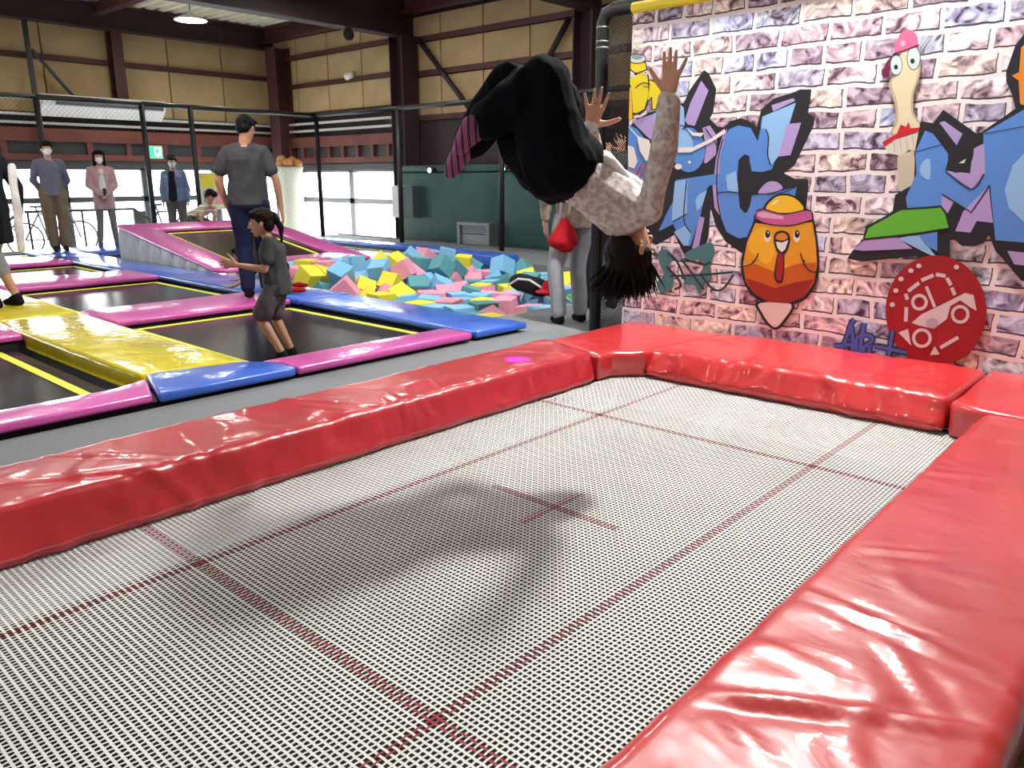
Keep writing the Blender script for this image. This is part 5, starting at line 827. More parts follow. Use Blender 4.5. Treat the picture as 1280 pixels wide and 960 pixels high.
# ------------------------------------------------------------------ people
_ico = bmesh.new(); bmesh.ops.create_icosphere(_ico, subdivisions=2, radius=1); ICO = [v.co.copy() for v in _ico.verts]; _ico.free()
I3 = Matrix.Identity(3)
def frame(x, y, z): return Matrix((V(x), V(y), V(z))).transposed()
def fuse(name, prims, voxel, m, parent=None, sm=3, disp=0.0, dscale=9.0, fac=.5, label=None, ani=None):
    vs, fs = [], []
    for items in prims:
        bm = bmesh.new()
        for it in items:
            c, r = V(it[0]), it[1]; b = it[2] if len(it) > 2 else I3
            if not isinstance(r, (tuple, list)): r = (r, r, r)
            for q in ICO: bm.verts.new(c + b @ V((q.x * r[0], q.y * r[1], q.z * r[2])))
        g = bmesh.ops.convex_hull(bm, input=bm.verts)
        dead = [v for v in bm.verts if not v.link_faces]
        if dead: bmesh.ops.delete(bm, geom=dead, context='VERTS')
        bmesh.ops.recalc_face_normals(bm, faces=bm.faces); bm.verts.index_update(); k = len(vs)
        vs += [tuple(v.co) for v in bm.verts]; fs += [[k + v.index for v in f.verts] for f in bm.faces]; bm.free()
    me = bpy.data.meshes.new(name + '_src'); me.from_pydata(vs, [], fs); me.update()
    o = bpy.data.objects.new(name + '_src', me); COL.objects.link(o)
    r = o.modifiers.new('r', 'REMESH'); r.mode = 'VOXEL'; r.voxel_size = voxel; r.use_smooth_shade = True
    if sm: s = o.modifiers.new('s', 'SMOOTH'); s.factor = fac; s.iterations = sm
    dg = bpy.context.evaluated_depsgraph_get(); out = bpy.data.meshes.new_from_object(o.evaluated_get(dg)); out.name = name
    bpy.data.objects.remove(o); bpy.data.meshes.remove(me)
    if disp:
        n = len(out.vertices); co = np.empty(n * 3); out.vertices.foreach_get('co', co); co = co.reshape(-1, 3); no = np.empty(n * 3); out.vertices.foreach_get('normal', no); no = no.reshape(-1, 3)
        ax = ani or (1, 1, .55)
        for i in range(n):
            c = co[i]; p = V((c[0] * ax[0], c[1] * ax[1], c[2] * ax[2])) * dscale
            e = (1 - abs(noise.noise(p)) * 2.2) * disp + noise.noise(p * 2.3) * disp * .4; co[i] += no[i] * e
        out.vertices.foreach_set('co', co.reshape(-1)); out.update()
    out.materials.clear(); out.materials.append(m)
    ob = mesh_obj(name, out, None, parent, True)
    if label: ob['label'] = label
    return ob
def hand(w, d, n, thumb, k=1.0, curl=.25, spread=.12, tips=None, th=None):
    """w wrist, d along the hand, n out of the palm, thumb towards the thumb side -> prims"""
    d = V(d).normalized(); t = V(thumb); t = (t - d * t.dot(d)).normalized(); n = V(n); n = (n - d * n.dot(d) - t * n.dot(t)).normalized()
    k = k * 1.0; P_ = []; w = V(w); B = frame(t, n, d)
    P_.append([(w, .024 * k), (w + d * .03 * k, (.030 * k, .016 * k, .02 * k), B)])
    P_.append([(w + d * .025 * k, (.030 * k, .015 * k, .02 * k), B), (w + d * .080 * k, (.041 * k, .013 * k, .014 * k), B)])
    lens = (.072, .080, .075, .058)
    for i in range(4):
        s = .032 - i * .0215; base = w + d * (.086 - .006 * abs(i - 1)) * k + t * s * k
        a = (1.5 - i) * spread; dd = (d * math.cos(a) + t * math.sin(a)).normalized(); L_ = lens[i] * k
        if tips: 
            tt = tips[i]; dd = (d * math.cos(tt) + t * math.sin(tt)).normalized()
        p = base; r = .0092 * k; c = curl
        for sg, fr in ((.45, 1.0), (.30, .90), (.25, .80)):
            q = p + dd * L_ * sg; P_.append([(p, r * fr), (q, r * fr * .93)]); p = q
            dd = (dd * math.cos(c) + n * math.sin(c)).normalized()
    a = th if th is not None else .85; td = (d * math.cos(a) + t * math.sin(a) + n * .18).normalized(); p = w + d * .022 * k + t * .026 * k
    q = p + td * .042 * k; P_.append([(p, .0155 * k), (q, .0125 * k)]); td2 = (td + d * .22).normalized(); q2 = q + td2 * .030 * k; P_.append([(q, .0125 * k), (q2, .0105 * k)]); P_.append([(q2, .0105 * k), (q2 + (td2 + d * .1).normalized() * .022 * k, .0088 * k)])
    return P_
def head_prims(c, f, u, k=1.0):
    f = V(f).normalized(); u = V(u); u = (u - f * u.dot(f)).normalized(); r = f.cross(u); B = frame(r, f, u)
    def q(x, y, z): return c + (r * x + f * y + u * z) * k
    def e(x, y, z, a, b, d): return (q(x, y, z), (a * k, b * k, d * k), B)
    P_ = [[e(0, -.012, .028, .074, .090, .082)], [e(0, .010, -.005, .066, .078, .075)],
          [e(0, .030, -.030, .056, .052, .045), e(0, .052, -.092, .026, .024, .020)], [e(-.040, .0, -.060, .016, .02, .02), e(.040, .0, -.060, .016, .02, .02), e(0, .050, -.095, .022, .02, .016)],
          [e(0, .086, .012, .008, .008, .01), e(0, .104, -.030, .012, .010, .009)], [e(-.012, .094, -.034, .008, .008, .006), e(.012, .094, -.034, .008, .008, .006)],
          [e(-.034, .074, .022, .018, .010, .007), e(.034, .074, .022, .018, .010, .007)],
          [e(-.016, .078, -.060, .010, .009, .006), e(.016, .078, -.060, .010, .009, .006)]]
    for s in (-1, 1): P_.append([e(s * .076, -.008, -.002, .008, .016, .022), e(s * .074, -.002, -.028, .007, .010, .012)])
    return P_, q, B, r
def face_bits(c, f, u, k, parent, mask=False, m='skin'):
    P_, q, B, r = head_prims(c, f, u, k)
    for s in (-1, 1):
        ey = fuse('eye', [[(q(s * .031, .074, .004), (.014 * k, .008 * k, .0085 * k), B)]], .003 * k, M['eye'], parent, 0)
        fuse('iris', [[(q(s * .031, .081, .004), (.006 * k, .003 * k, .006 * k), B)]], .0018 * k, M['iris'], ey, 0)
        fuse('eyebrow', [[(q(s * .016, .084, .026), (.005 * k, .004 * k, .003 * k), B), (q(s * .046, .074, .030), (.005 * k, .004 * k, .003 * k), B)]], .0025 * k, M['hair'], parent, 0)
    if not mask:
        fuse('lips', [[(q(-.017, .083, -.060), (.006 * k, .005 * k, .004 * k), B), (q(0, .089, -.060), (.008 * k, .006 * k, .007 * k), B), (q(.017, .083, -.060), (.006 * k, .005 * k, .004 * k), B)]], .0025 * k, M['lip'], parent, 1)
    else:
        mk = fuse('face_mask', [[(q(0, .070, -.045), (.056 * k, .034 * k, .040 * k), B), (q(0, .104, -.028), (.018 * k, .008 * k, .020 * k), B), (q(0, .074, -.086), (.030 * k, .020 * k, .020 * k), B)]], .005 * k, M['mask'], parent, 2)
        bm = bmesh.new()
        for s in (-1, 1):
            tube_bm(bm, [q(s * .050, .066, -.020), q(s * .080, -.004, -.006)], .0022 * k, 5); tube_bm(bm, [q(s * .048, .060, -.070), q(s * .080, -.012, -.030)], .0022 * k, 5)
        from_bm('ear_loop', bm, M['mask'], mk)
def hair_prims(q, B, k, style):
    def e(x, y, z, a, b, d): return (q(x, y, z), (a * k, b * k, d * k), B)
    P_ = [[e(0, -.022, .036, .081, .090, .082)], [e(0, -.05, -.02, .070, .052, .060)], [e(-.05, .055, .078, .022, .020, .018), e(.05, .055, .078, .022, .020, .018), e(0, -.02, .085, .05, .05, .034)]]
    if style in ('short', 'bowl'):
        for s in (-1, 1): P_.append([e(s * .074, -.01, .03, .012, .045, .04), e(s * .074, .012, .0, .009, .012, .016)])
    if style == 'bowl': P_.append([e(-.052, .068, .055, .018, .016, .026), e(.052, .068, .055, .018, .016, .026), e(0, .085, .050, .02, .012, .018)])
    if style == 'long':
        for s in (-1, 1): P_.append([e(s * .074, .0, .04, .018, .045, .04), e(s * .082, -.01, -.12, .018, .032, .05), e(s * .07, -.02, -.16, .014, .022, .03)])
        P_.append([e(0, -.06, .0, .07, .045, .06), e(0, -.055, -.16, .06, .03, .04)]); P_.append([e(-.052, .068, .06, .018, .016, .024), e(.052, .068, .06, .018, .016, .024)])
    if style == 'tail':
        P_.append([e(0, -.10, .05, .028, .028, .028)]); P_.append([e(0, -.11, .045, .026, .024, .026), e(0, -.145, -.06, .026, .022, .03)]); P_.append([e(0, -.145, -.06, .026, .022, .03), e(0, -.13, -.16, .010, .010, .02)])
        for s in (-1, 1): P_.append([e(s * .073, -.01, .04, .011, .045, .038)])
        P_.append([e(-.05, .064, .062, .018, .016, .018), e(.05, .064, .062, .018, .016, .018)])
    return P_
UNIT = dict(pelvis=(0, 0, .53), chest=(0, .0, .745), neck=(0, -.005, .835), head=(0, .008, .918), shL=(-.098, 0, .792), shR=(.098, 0, .792),
    elL=(-.125, -.01, .635), elR=(.125, -.01, .635), wrL=(-.135, .025, .49), wrR=(.135, .025, .49), hipL=(-.052, 0, .52), hipR=(.052, 0, .52), knL=(-.057, .012, .285), knR=(.057, .012, .285), anL=(-.06, -.012, .045), anR=(.06, -.012, .045))
def figure(name, label, J, cfg):
    """J joints in world space; cfg: sizes, clothes, hair. One continuous body mesh, clothes and hair its children."""
    k = cfg.get('k', 1.0)          # limb thickness scale relative to a 1.70 m adult
    hk = cfg.get('hk', 1.0); vx = cfg.get('vx', .009); up = V(cfg.get('chest_fwd', (0, 1, 0)))
    root = J['pelvis'].copy(); base = cfg.get('base', (J['pelvis'].x, J['pelvis'].y, cfg.get('z0', 0)))
    t = empty(name, base, label, 'person', cfg.get('group'))
    sp = (J['neck'] - J['pelvis']).normalized(); lat = (J['shR'] - J['shL']).normalized(); fwd = sp.cross(lat) * -1
    if fwd.dot(up) < 0: fwd = -fwd
    fwd = fwd.normalized(); lat = (lat - sp * lat.dot(sp)).normalized(); B = frame(lat, fwd, sp)
    pl = (J['hipR'] - J['hipL']).normalized(); pu = cfg.get('pelvis_up', sp); pf = V(pu).cross(pl) * -1
    if pf.dot(fwd) < 0 and not cfg.get('flip'): pf = -pf
    PB = frame(pl, pf.normalized(), V(pu).normalized()) if pf.length > .1 else B
    ch, pv, nk = J['chest'], J['pelvis'], J['neck']; waist = J.get('waist', pv.lerp(ch, .5)); W = cfg.get('w', 1.0)
    def T(c, a, b, d, bb=None): return (c, (a * k * W, b * k, d * k), bb or B)
    tor = [[T(pv, .150, .105, .085, PB), T(waist, .128, .095, .07)], [T(waist, .128, .095, .07), T(ch, .150, .105, .10)], [T(ch, .150, .105, .10), T(nk - sp * .035 * k, .095, .06, .03)],
           [(nk - sp * .03 * k, .052 * k), (J['head'] - V(cfg['hu']).normalized() * .05 * hk - V(cfg['hf']).normalized() * .015 * hk, .050 * k)]]
    for s in 'LR': tor.append([(J['sh' + s], .050 * k), (ch + lat * (.07 if s == 'R' else -.07) * k, .07 * k)])
    limbs = []
    for s in 'LR':
        limbs.append([(J['sh' + s], .048 * k), (J['el' + s], .037 * k)]); limbs.append([(J['el' + s], .037 * k), (J['el' + s].lerp(J['wr' + s], .3), .038 * k)]); limbs.append([(J['el' + s].lerp(J['wr' + s], .3), .038 * k), (J['wr' + s], .025 * k)])
        limbs.append([(J['hip' + s], .082 * k), (J['kn' + s], .054 * k)]); limbs.append([(J['kn' + s], .054 * k), (J['kn' + s].lerp(J['an' + s], .3), .055 * k)]); limbs.append([(J['kn' + s].lerp(J['an' + s], .3), .055 * k), (J['an' + s], .036 * k)])
        ft = cfg.get('foot' + s); an = J['an' + s]
        fd = V(ft).normalized() if ft is not None else V((fwd.x, fwd.y, 0)).normalized(); dn = (an - J['kn' + s]).normalized(); dn = (dn - fd * dn.dot(fd)).normalized()
        J['heel' + s] = an + dn * .042 * k - fd * .03 * k; J['toe' + s] = an + dn * .052 * k + fd * .14 * k; J['ball' + s] = an + dn * .048 * k + fd * .09 * k
        limbs.append([(J['heel' + s], .028 * k), (an, .036 * k), (J['ball' + s], .028 * k)]); limbs.append([(J['ball' + s], .030 * k), (J['toe' + s], .018 * k)])
        hd = cfg.get('hand' + s, {}); d = V(hd.get('d', J['wr' + s] - J['el' + s])); n = V(hd.get('n', -lat if s == 'R' else lat)); th = V(hd.get('t', fwd))
        limbs += hand(J['wr' + s], d, n, th, k * hd.get('k', 1.0) * (1 if vx < .006 else 1.15), hd.get('curl', .3), hd.get('spread', .08), hd.get('tips'), hd.get('th'))
    hp, q, HB, hr = head_prims(J['head'], cfg['hf'], cfg['hu'], hk)
    body = fuse('body', tor + limbs + hp, vx, M[cfg.get('skin', 'skin')], t, cfg.get('sm', 2))
    if cfg.get('face', True): face_bits(J['head'], cfg['hf'], cfg['hu'], hk, t, cfg.get('mask', False))
    if cfg.get('hair'):
        fuse('hair', hair_prims(q, HB, hk, cfg['hair']), max(vx * .8, .006), M[cfg.get('hairmat', 'hair')], t, 2, .004 * hk, 30)
    # ---- clothes
    lo = cfg.get('loose', 1.0)
    def G_(c, a, b, d, bb=None, g=.014): return (c, ((a + g * lo) * k * W, (b + g * lo) * k, (d + g * .4) * k), bb or B)
    cd = cfg.get('dvx', max(vx, .008)); fold = cfg.get('fold', .006)
    if cfg.get('top'):
        hem = cfg.get('hem', .0)     # metres below the pelvis centre along the spine
        he = pv - V(pu).normalized() * hem * k; P_ = [[G_(he, .158, .112, .012, PB), G_(pv, .155, .108, .07, PB), G_(waist, .135, .100, .06)], [G_(waist, .135, .10, .06), G_(ch, .152, .106, .09)], [G_(ch, .152, .106, .09), G_(nk - sp * .045 * k, .088, .060, .014, g=.008)]]
        if not cfg.get('covers_hip', True): P_[0] = [G_(pv.lerp(waist, .3), .150, .106, .03, PB), G_(waist, .135, .100, .06)]
        for s in 'LR':
            sg = 1 if s == 'R' else -1; P_.append([(J['sh' + s], .054 * k), (ch + lat * sg * .075 * k, .085 * k)]); P_.append([(J['sh' + s], .050 * k), (nk - sp * .035 * k, .048 * k)])
            if cfg['sleeve'] == 'short':
                e = J['sh' + s].lerp(J['el' + s], .62); P_.append([(J['sh' + s], .054 * k), (e, .058 * k * (1 + .12 * lo))])
            elif cfg['sleeve'] == 'long':
                P_.append([(J['sh' + s], .055 * k), (J['el' + s], .051 * k)]); P_.append([(J['el' + s], .053 * k), (J['el' + s].lerp(J['wr' + s], cfg.get('sleeve_len', .95)), .040 * k)])
        fuse(cfg.get('topname', 'shirt'), P_, cd, M[cfg['top']], t, 2, fold * k, 8 / k ** .5)
    if cfg.get('bottom'):
        P_ = [[(pv + V(pu).normalized() * .05 * k, ((.142) * k * W, .105 * k, .03 * k), PB), (pv - V(pu).normalized() * .03 * k, (.162 * k * W, .122 * k, .07 * k), PB)]]
        for s in 'LR':
            P_.append([(pv, .11 * k), (J['hip' + s], .100 * k)])
            if cfg['bkind'] == 'trousers':
                g = cfg.get('legw', 1.0); P_.append([(J['hip' + s], .100 * k * g), (J['kn' + s], .072 * k * g)]); P_.append([(J['kn' + s], .072 * k * g), (J['kn' + s].lerp(J['an' + s], cfg.get('leglen', .93)), .062 * k * g)])
            elif cfg['bkind'] == 'shorts': P_.append([(J['hip' + s], .105 * k), (J['hip' + s].lerp(J['kn' + s], .85), .098 * k)])
        if cfg['bkind'] == 'skirt': P_ = [[(pv, (.160 * k, .12 * k, .05 * k), PB), (pv - V(pu).normalized() * .26 * k, (.20 * k, .17 * k, .015 * k), PB)]]
        fuse(cfg.get('bname', cfg['bkind']), P_, cd, M[cfg['bottom']], t, 2, fold * k * 1.1, 8 / k ** .5)
    if cfg.get('tights'):
        P_ = []
        for s in 'LR': P_.append([(J['hip' + s], .084 * k), (J['kn' + s], .058 * k)]); P_.append([(J['kn' + s], .058 * k), (J['kn' + s].lerp(J['an' + s], .3), .059 * k)]); P_.append([(J['kn' + s].lerp(J['an' + s], .3), .059 * k), (J['an' + s], .040 * k)])
        fuse('tights', P_, cd, M[cfg['tights']], t, 1)
    if cfg.get('shoe'):
        for s in 'LR':
            up_ = (J['kn' + s] - J['an' + s]).normalized() * .01 * k
            fuse(cfg.get('shoename', 'shoe'), [[(J['heel' + s], .036 * k), (J['an' + s], .046 * k), (J['ball' + s], .036 * k)], [(J['ball' + s], .038 * k), (J['toe' + s], .027 * k)]], max(vx * .8, .006), M[cfg['shoe']], t, 1)
    return t, J, B, q, HB
def standing(loc, yaw, h, mods=None, lean=0):
    """unit skeleton turned by yaw (0: facing +Y) at loc"""
    R = Matrix.Rotation(yaw, 3, 'Z'); u = dict(UNIT); u.update(mods or {})
    J = {a: V(loc) + R @ (V(p) * h) for a, p in u.items()}; return J, R
def std(name, label, loc, yaw, h, mods, **cfg):
    J, R = standing(loc, yaw, h, mods); f = R @ V((0, 1, 0)); cfg.setdefault('k', h / 1.70); cfg.setdefault('hk', 1.0 if h > 1.5 else .93)
    cfg.setdefault('chest_fwd', f); hf = cfg.pop('hdir', (0, 1, 0)); hu = cfg.pop('hup', (0, 0, 1)); cfg['hf'] = R @ V(hf); cfg['hu'] = R @ V(hu); cfg['base'] = tuple(loc)
    for s in 'LR':
        if 'foot' + s in cfg: cfg['foot' + s] = R @ V(cfg['foot' + s])
        if 'hand' + s in cfg:
            for a in 'dnt':
                if a in cfg['hand' + s]: cfg['hand' + s][a] = R @ V(cfg['hand' + s][a])
    return figure(name, label, J, cfg)
def face_yaw(loc, off=0):   # yaw that makes a figure at loc face the camera
    return math.atan2(loc[0], -loc[1]) + off

# --- the woman turning a back somersault over the trampoline
def PX(x, y, d): return D(x, y, d)
J = dict(pelvis=PX(714, 208, 3.10), waist=PX(742, 236, 3.10), chest=PX(780, 262, 3.10), neck=PX(800, 276, 3.10), head=PX(789, 314, 3.10),
    shR=PX(812, 262, 2.98), shL=PX(778, 240, 3.26), elR=PX(828, 190, 2.93), wrR=PX(837, 118, 2.88), elL=PX(742, 205, 3.42), wrL=PX(738, 160, 3.36),
    hipR=PX(700, 203, 3.02), hipL=PX(702, 185, 3.22), knR=PX(680, 104, 2.98), knL=PX(640, 106, 3.20), anR=PX(598, 158, 3.02), anL=PX(581, 186, 3.20))
right = RT.copy(); away = FH.copy(); upz = V((0, 0, 1))
cfg = dict(k=.92, hk=.98, vx=.0042, dvx=.006, chest_fwd=upz + right * .3, hf=right * .9 + away * .5 + upz * .25, hu=-upz - right * .12, pelvis_up=(right * .8 - upz * .45 + away * 0), skin='skin', hair=None, face=True,
    top='speckled', sleeve='long', sleeve_len=.88, covers_hip=False, topname='long_sleeved_top', bottom=None, base=(-1.75, 2.5, 0), sm=2, fold=.008,
    footR=(-right * .25 - upz * .45 + away * .8), footL=(-right * .28 - upz * .45 + away * .8),
    handR=dict(d=PX(841, 70, 2.88) - J['wrR'], n=-away - right * .7, t=-right + away * .7, curl=.08, spread=.20, tips=(.04, .0, -.05, -.46), th=.75, k=.98),
    handL=dict(d=PX(750, 112, 3.36) - J['wrL'], n=-away, t=right, curl=.06, spread=.2, tips=(.12, -.06, -.12, -.45), th=1.25, k=1.05))
perf, J, Bp, qh, HBh = figure('person', 'person in black trousers and speckled top, upside down in mid somersault over the large trampoline', J, cfg)
# trousers, loose and creased round the knees
def tr(name, prims, m, **kw): return fuse(name, prims, .007, M[m], perf, **kw)
Pp = []
wb = PX(731, 214, 3.10)
Pp.append([(wb, (.136, .100, .04), frame((J['hipR'] - J['hipL']).normalized(), upz, right)), (J['pelvis'], .135)])
Pp.append([(J['hipR'], .135), (J['hipL'], .125)])
for s, g in (('R', 1.0), ('L', .95)):
    mid = J['hip' + s].lerp(J['kn' + s], .5) + right * -.02
    Pp.append([(J['hip' + s] - right * .01, .135 * g), (mid, .122 * g)]); Pp.append([(mid, .122 * g), (J['kn' + s], .088 * g)])
    m2 = J['kn' + s].lerp(J['an' + s], .45) + upz * .0; Pp.append([(J['kn' + s], .088 * g), (m2, .086 * g)]); Pp.append([(m2, .086 * g), (J['kn' + s].lerp(J['an' + s], .86), .066 * g)])
Pp.append([(PX(690, 208, 3.12), .135), (PX(664, 176, 3.12), .125)]); Pp.append([(PX(655, 122, 3.1), .10), (PX(690, 130, 3.1), .11), (PX(668, 176, 3.12), .12)])
tr('trousers', Pp, 'black_leg', sm=3, disp=.012, dscale=8, ani=(1, 1, .5))
for s in 'RL':
    a = J['kn' + s].lerp(J['an' + s], .78); so = tr('striped_sock', [[(a, .052), (J['an' + s], .047)], [(J['heel' + s], .036), (J['an' + s], .045), (J['ball' + s], .036)], [(J['ball' + s], .037), (J['toe' + s], .026)]], 'striped_sock', sm=2)
    fuse('sole', [[(J['heel' + s], .037), (J['ball' + s].lerp(J['toe' + s], .3), .036)]], .007, M['black_shoe'], so, 1) if False else None
# white strip painting the light on the top's upward side, and loose cuff
fuse('top_highlight', [[(PX(757, 200, 3.10), (.03, .10, .03), frame(right, away, upz)), (PX(776, 222, 3.16), (.03, .09, .02), frame(right, away, upz))], [(PX(776, 222, 3.16), .035), (PX(806, 243, 3.12), .030)]], .006, M['white_top'], perf, 2, .008, 12)
fuse('cuff', [[(PX(737, 163, 3.36), .036), (PX(733, 178, 3.38), .044)], [(PX(733, 178, 3.38), .044), (PX(738, 205, 3.4), .05)]], .006, M['white_top'], perf, 2, .005, 14)
# hair: cap over the skull and hanging locks
hc = J['head']
hx = [[(qh(0, -.022, .036), (.084 * .98, .094, .086), HBh)], [(qh(0, -.05, -.02), (.076, .056, .062), HBh)], [(qh(-.06, -.0, .02), (.024, .05, .05), HBh)], [(qh(.062, -.02, .02), (.022, .045, .05), HBh)]]
hb = fuse('hair', hx, .006, M['hairb'], perf, 2, .006, 26)
bm = bmesh.new(); rs = random.Random(9)
for i in range(520):
    a = rs.uniform(0, 2 * PI); rad = rs.uniform(.25, 1.0); x = math.cos(a) * .078 * rad; yv = -.02 + math.sin(a) * .086 * rad; z = .036 + .070 * math.sqrt(max(0, 1 - rad * rad))
    p = qh(x, yv, z - .012); out = (p - qh(0, -.02, 0)); out.z = 0; fl = rs.uniform(.25, .9)
    L_ = rs.uniform(.06, .12) * (1.1 if rad > .5 else .8); dr = V((out.x, out.y, 0)) * fl - upz * .078 - right * rs.uniform(-.01, .05); dr = dr.normalized()
    p1 = p + dr * L_ * .5; p2 = p1 + (dr - upz * .3 + V((rs.uniform(-.2, .2), rs.uniform(-.2, .2), 0))).normalized() * L_ * .5
    tube_bm(bm, [p, p1, p2], [.006, .005, .0008], 4, False)
lk = from_bm('hanging_lock', bm, M['hairb'], hb); lk['kind'] = 'stuff'

# --- man with his back to us
_g = G(321, 371, PZ); loc = (_g.x, _g.y, PZ); y0 = YAW + .12
man, *_ = std('person', 'tall man in charcoal T-shirt and navy jeans seen from behind, standing on the pink pad', loc, y0, 1.70,
    dict(head=(.012, .030, .915), neck=(0, .006, .835), chest=(0, .0, .745), elL=(-.150, -.01, .64), elR=(.155, .0, .64), wrL=(-.128, .05, .505), wrR=(.165, .03, .50), anL=(-.040, -.012, .045), anR=(.052, .05, .05), knL=(-.05, .02, .285), knR=(.055, .05, .29)),
    hdir=(.35, .85, -.42), hup=(.05, .4, .9), vx=.0075, top='charcoal_tee', sleeve='short', hem=.03, bottom='navy_denim', bkind='trousers', legw=1.02, hair='short', shoe='black_shoe', shoename='sock', face=False, mask=False, w=1.08, loose=1.5, skin='skin', fold=.009)
c_, f_, u_ = J['head'], 0, 0
# --- girl walking on the near mat
lg = G(349, 449, .012); yg = face_yaw(lg) - PI / 2 - .15
std('person', 'child in dark grey T-shirt and shorts with ponytail, walking left on the black mat', (lg.x, lg.y, .012), YAW + PI / 2 + .18, 1.01,
    dict(pelvis=(0, -.02, .52), chest=(0, -.012, .72), neck=(0, .012, .80), head=(0, .045, .895), shL=(-.10, .0, .775), shR=(.10, .0, .775),
         elR=(.12, -.03, .62), wrR=(.12, .02, .47), elL=(-.12, .03, .61), wrL=(-.10, .20, .64), hipL=(-.05, -.02, .50), hipR=(.05, -.02, .50), knL=(-.055, .09, .29), knR=(.055, .015, .28), anL=(-.055, -.03, .05), anR=(.055, -.08, .05)),
    vx=.006, hk=.80, k=.63, top='kid_tee', sleeve='short', hem=.13, bottom='kid_short', bkind='shorts', hair='tail', hdir=(0, 1, -.12), skin='skin2', loose=2.2, hairmat='hairb', fold=.010, shoe='black_shoe', shoename='sock', handL=dict(d=(.1, 1, .1), n=(1, 0, -.3), t=(0, 0, 1), curl=.35))
# --- child crawling behind the man
c0 = G(330, 352, .06)
def L3(x, y, d): return D(x, y, d)
dd = (G(340, 364, PZ) - ORG).dot(FH)
gz = PZ + .045
J = dict(pelvis=L3(352, 336, dd + .38), chest=L3(326, 330, dd + .38), neck=L3(312, 326, dd + .38), head=L3(301, 318, dd + .38), shR=L3(322, 334, dd + .27), shL=L3(316, 330, dd + .5), elR=L3(308, 348, dd + .25), wrR=G(292, 358, gz), elL=L3(306, 342, dd + .5), wrL=G(300, 350, gz),
    hipR=L3(352, 339, dd + .30), hipL=L3(354, 334, dd + .47), knR=G(342, 359, gz), knL=G(346, 354, gz), anR=G(370, 362, gz), anL=G(373, 356, gz))
figure('person', 'small child crawling on the pads behind the man in the charcoal T-shirt', J, dict(k=.66, hk=.84, vx=.007, chest_fwd=-upz, hf=-RT - upz * .3, hu=upz - RT * .2, skin='skin2', hair='long', top='dark_top', sleeve='short', bottom='black_coat', bkind='shorts', base=(c0.x, c0.y, PZ), footR=RT, footL=RT, shoe='rose_shoe' if 'rose_shoe' in M else 'red_bag', handR=dict(d=-RT, n=-upz, t=-FH), handL=dict(d=-RT, n=-upz, t=FH), face=False))
# --- two masked adults and a third at the windows
lm = (-13.55, atX(67, 250, -13.55).y, PZ)
std('person', 'man in slate shirt, khaki trousers and white mask, hands behind his back', lm, face_yaw(lm, .12), 1.68, dict(elL=(-.136, -.045, .64), elR=(.136, -.045, .64), wrL=(-.07, -.085, .53), wrR=(.07, -.085, .53), anL=(-.045, -.012, .045), anR=(.045, -.012, .045)), vx=.010, top='slate_shirt', sleeve='long', hem=.05, bottom='khaki', bkind='trousers', legw=1.15, hair='bowl', mask=True, shoe='black_shoe', loose=1.3, dvx=.011)
lw = (-13.75, atX(130, 250, -13.75).y, PZ - .02)
wm, Jw, *_ = std('person', 'woman in rose cardigan over a white top, white mask, grey tights', lw, face_yaw(lw, .05), 1.58, dict(elL=(-.125, .0, .64), elR=(.125, .0, .64), wrL=(-.03, .10, .545), wrR=(.03, .10, .545), knL=(-.06, .02, .28), knR=(.06, .02, .28), anL=(-.07, 0, .045), anR=(.085, .03, .045)), vx=.010, top='rose_coat', topname='cardigan', sleeve='long', hem=.22, tights='grey_tights', hair='long', hairmat='hairb', mask=True, shoe='blue_shoe', loose=1.4, dvx=.011)
R_ = Matrix.Rotation(face_yaw(lw, .05), 3, 'Z'); pw = lambda x, y, z: V(lw) + R_ @ (V((x, y, z)) * 1.58)
fuse('white_top', [[(pw(0, .052, .78), (.045, .03, .03), R_), (pw(0, .066, .60), (.055, .03, .06), R_)]], .009, M['white_top'], wm, 2)
fuse('phone', [[(pw(-.01, .125, .56), (.03, .008, .06), R_), (pw(-.01, .125, .60), (.03, .008, .02), R_)]], .006, M['black'], wm, 0)
lv = (-15.2, atX(220, 250, -15.2).y, -.10)
vm, Jv, *_ = std('person', 'man in light denim jacket over a black top, dark cap and white mask', lv, face_yaw(lv, -.10), 1.72, dict(elL=(-.132, -.01, .63), elR=(.132, .0, .63), wrL=(-.13, .03, .49), wrR=(.13, .03, .49)), vx=.011, top='denim_jacket', topname='jacket', sleeve='long', hem=.05, bottom='grey_trouser', bkind='trousers', hair='bowl', mask=True, shoe='black_shoe', loose=1.8, w=1.12, dvx=.011)
R_ = Matrix.Rotation(face_yaw(lv, -.10), 3, 'Z'); pw = lambda x, y, z: V(lv) + R_ @ (V((x, y, z)) * 1.72)
fuse('black_top', [[(pw(.012, .060, .80), (.06, .03, .03), R_), (pw(.02, .075, .52), (.085, .04, .06), R_)]], .010, M['black_vest'], vm, 2)
fuse('cap', [[(pw(0, .01, .968), (.088, .10, .05), R_), (pw(0, .10, .962), (.06, .04, .01), R_)]], .010, M['black_coat'], vm, 2)
# plinth under him: a low step of the lounge
struct(box('trim_lounge_step', (-15.9, 7.3, -.30), (-14.5, 9.4, -.10), M['lounge']))
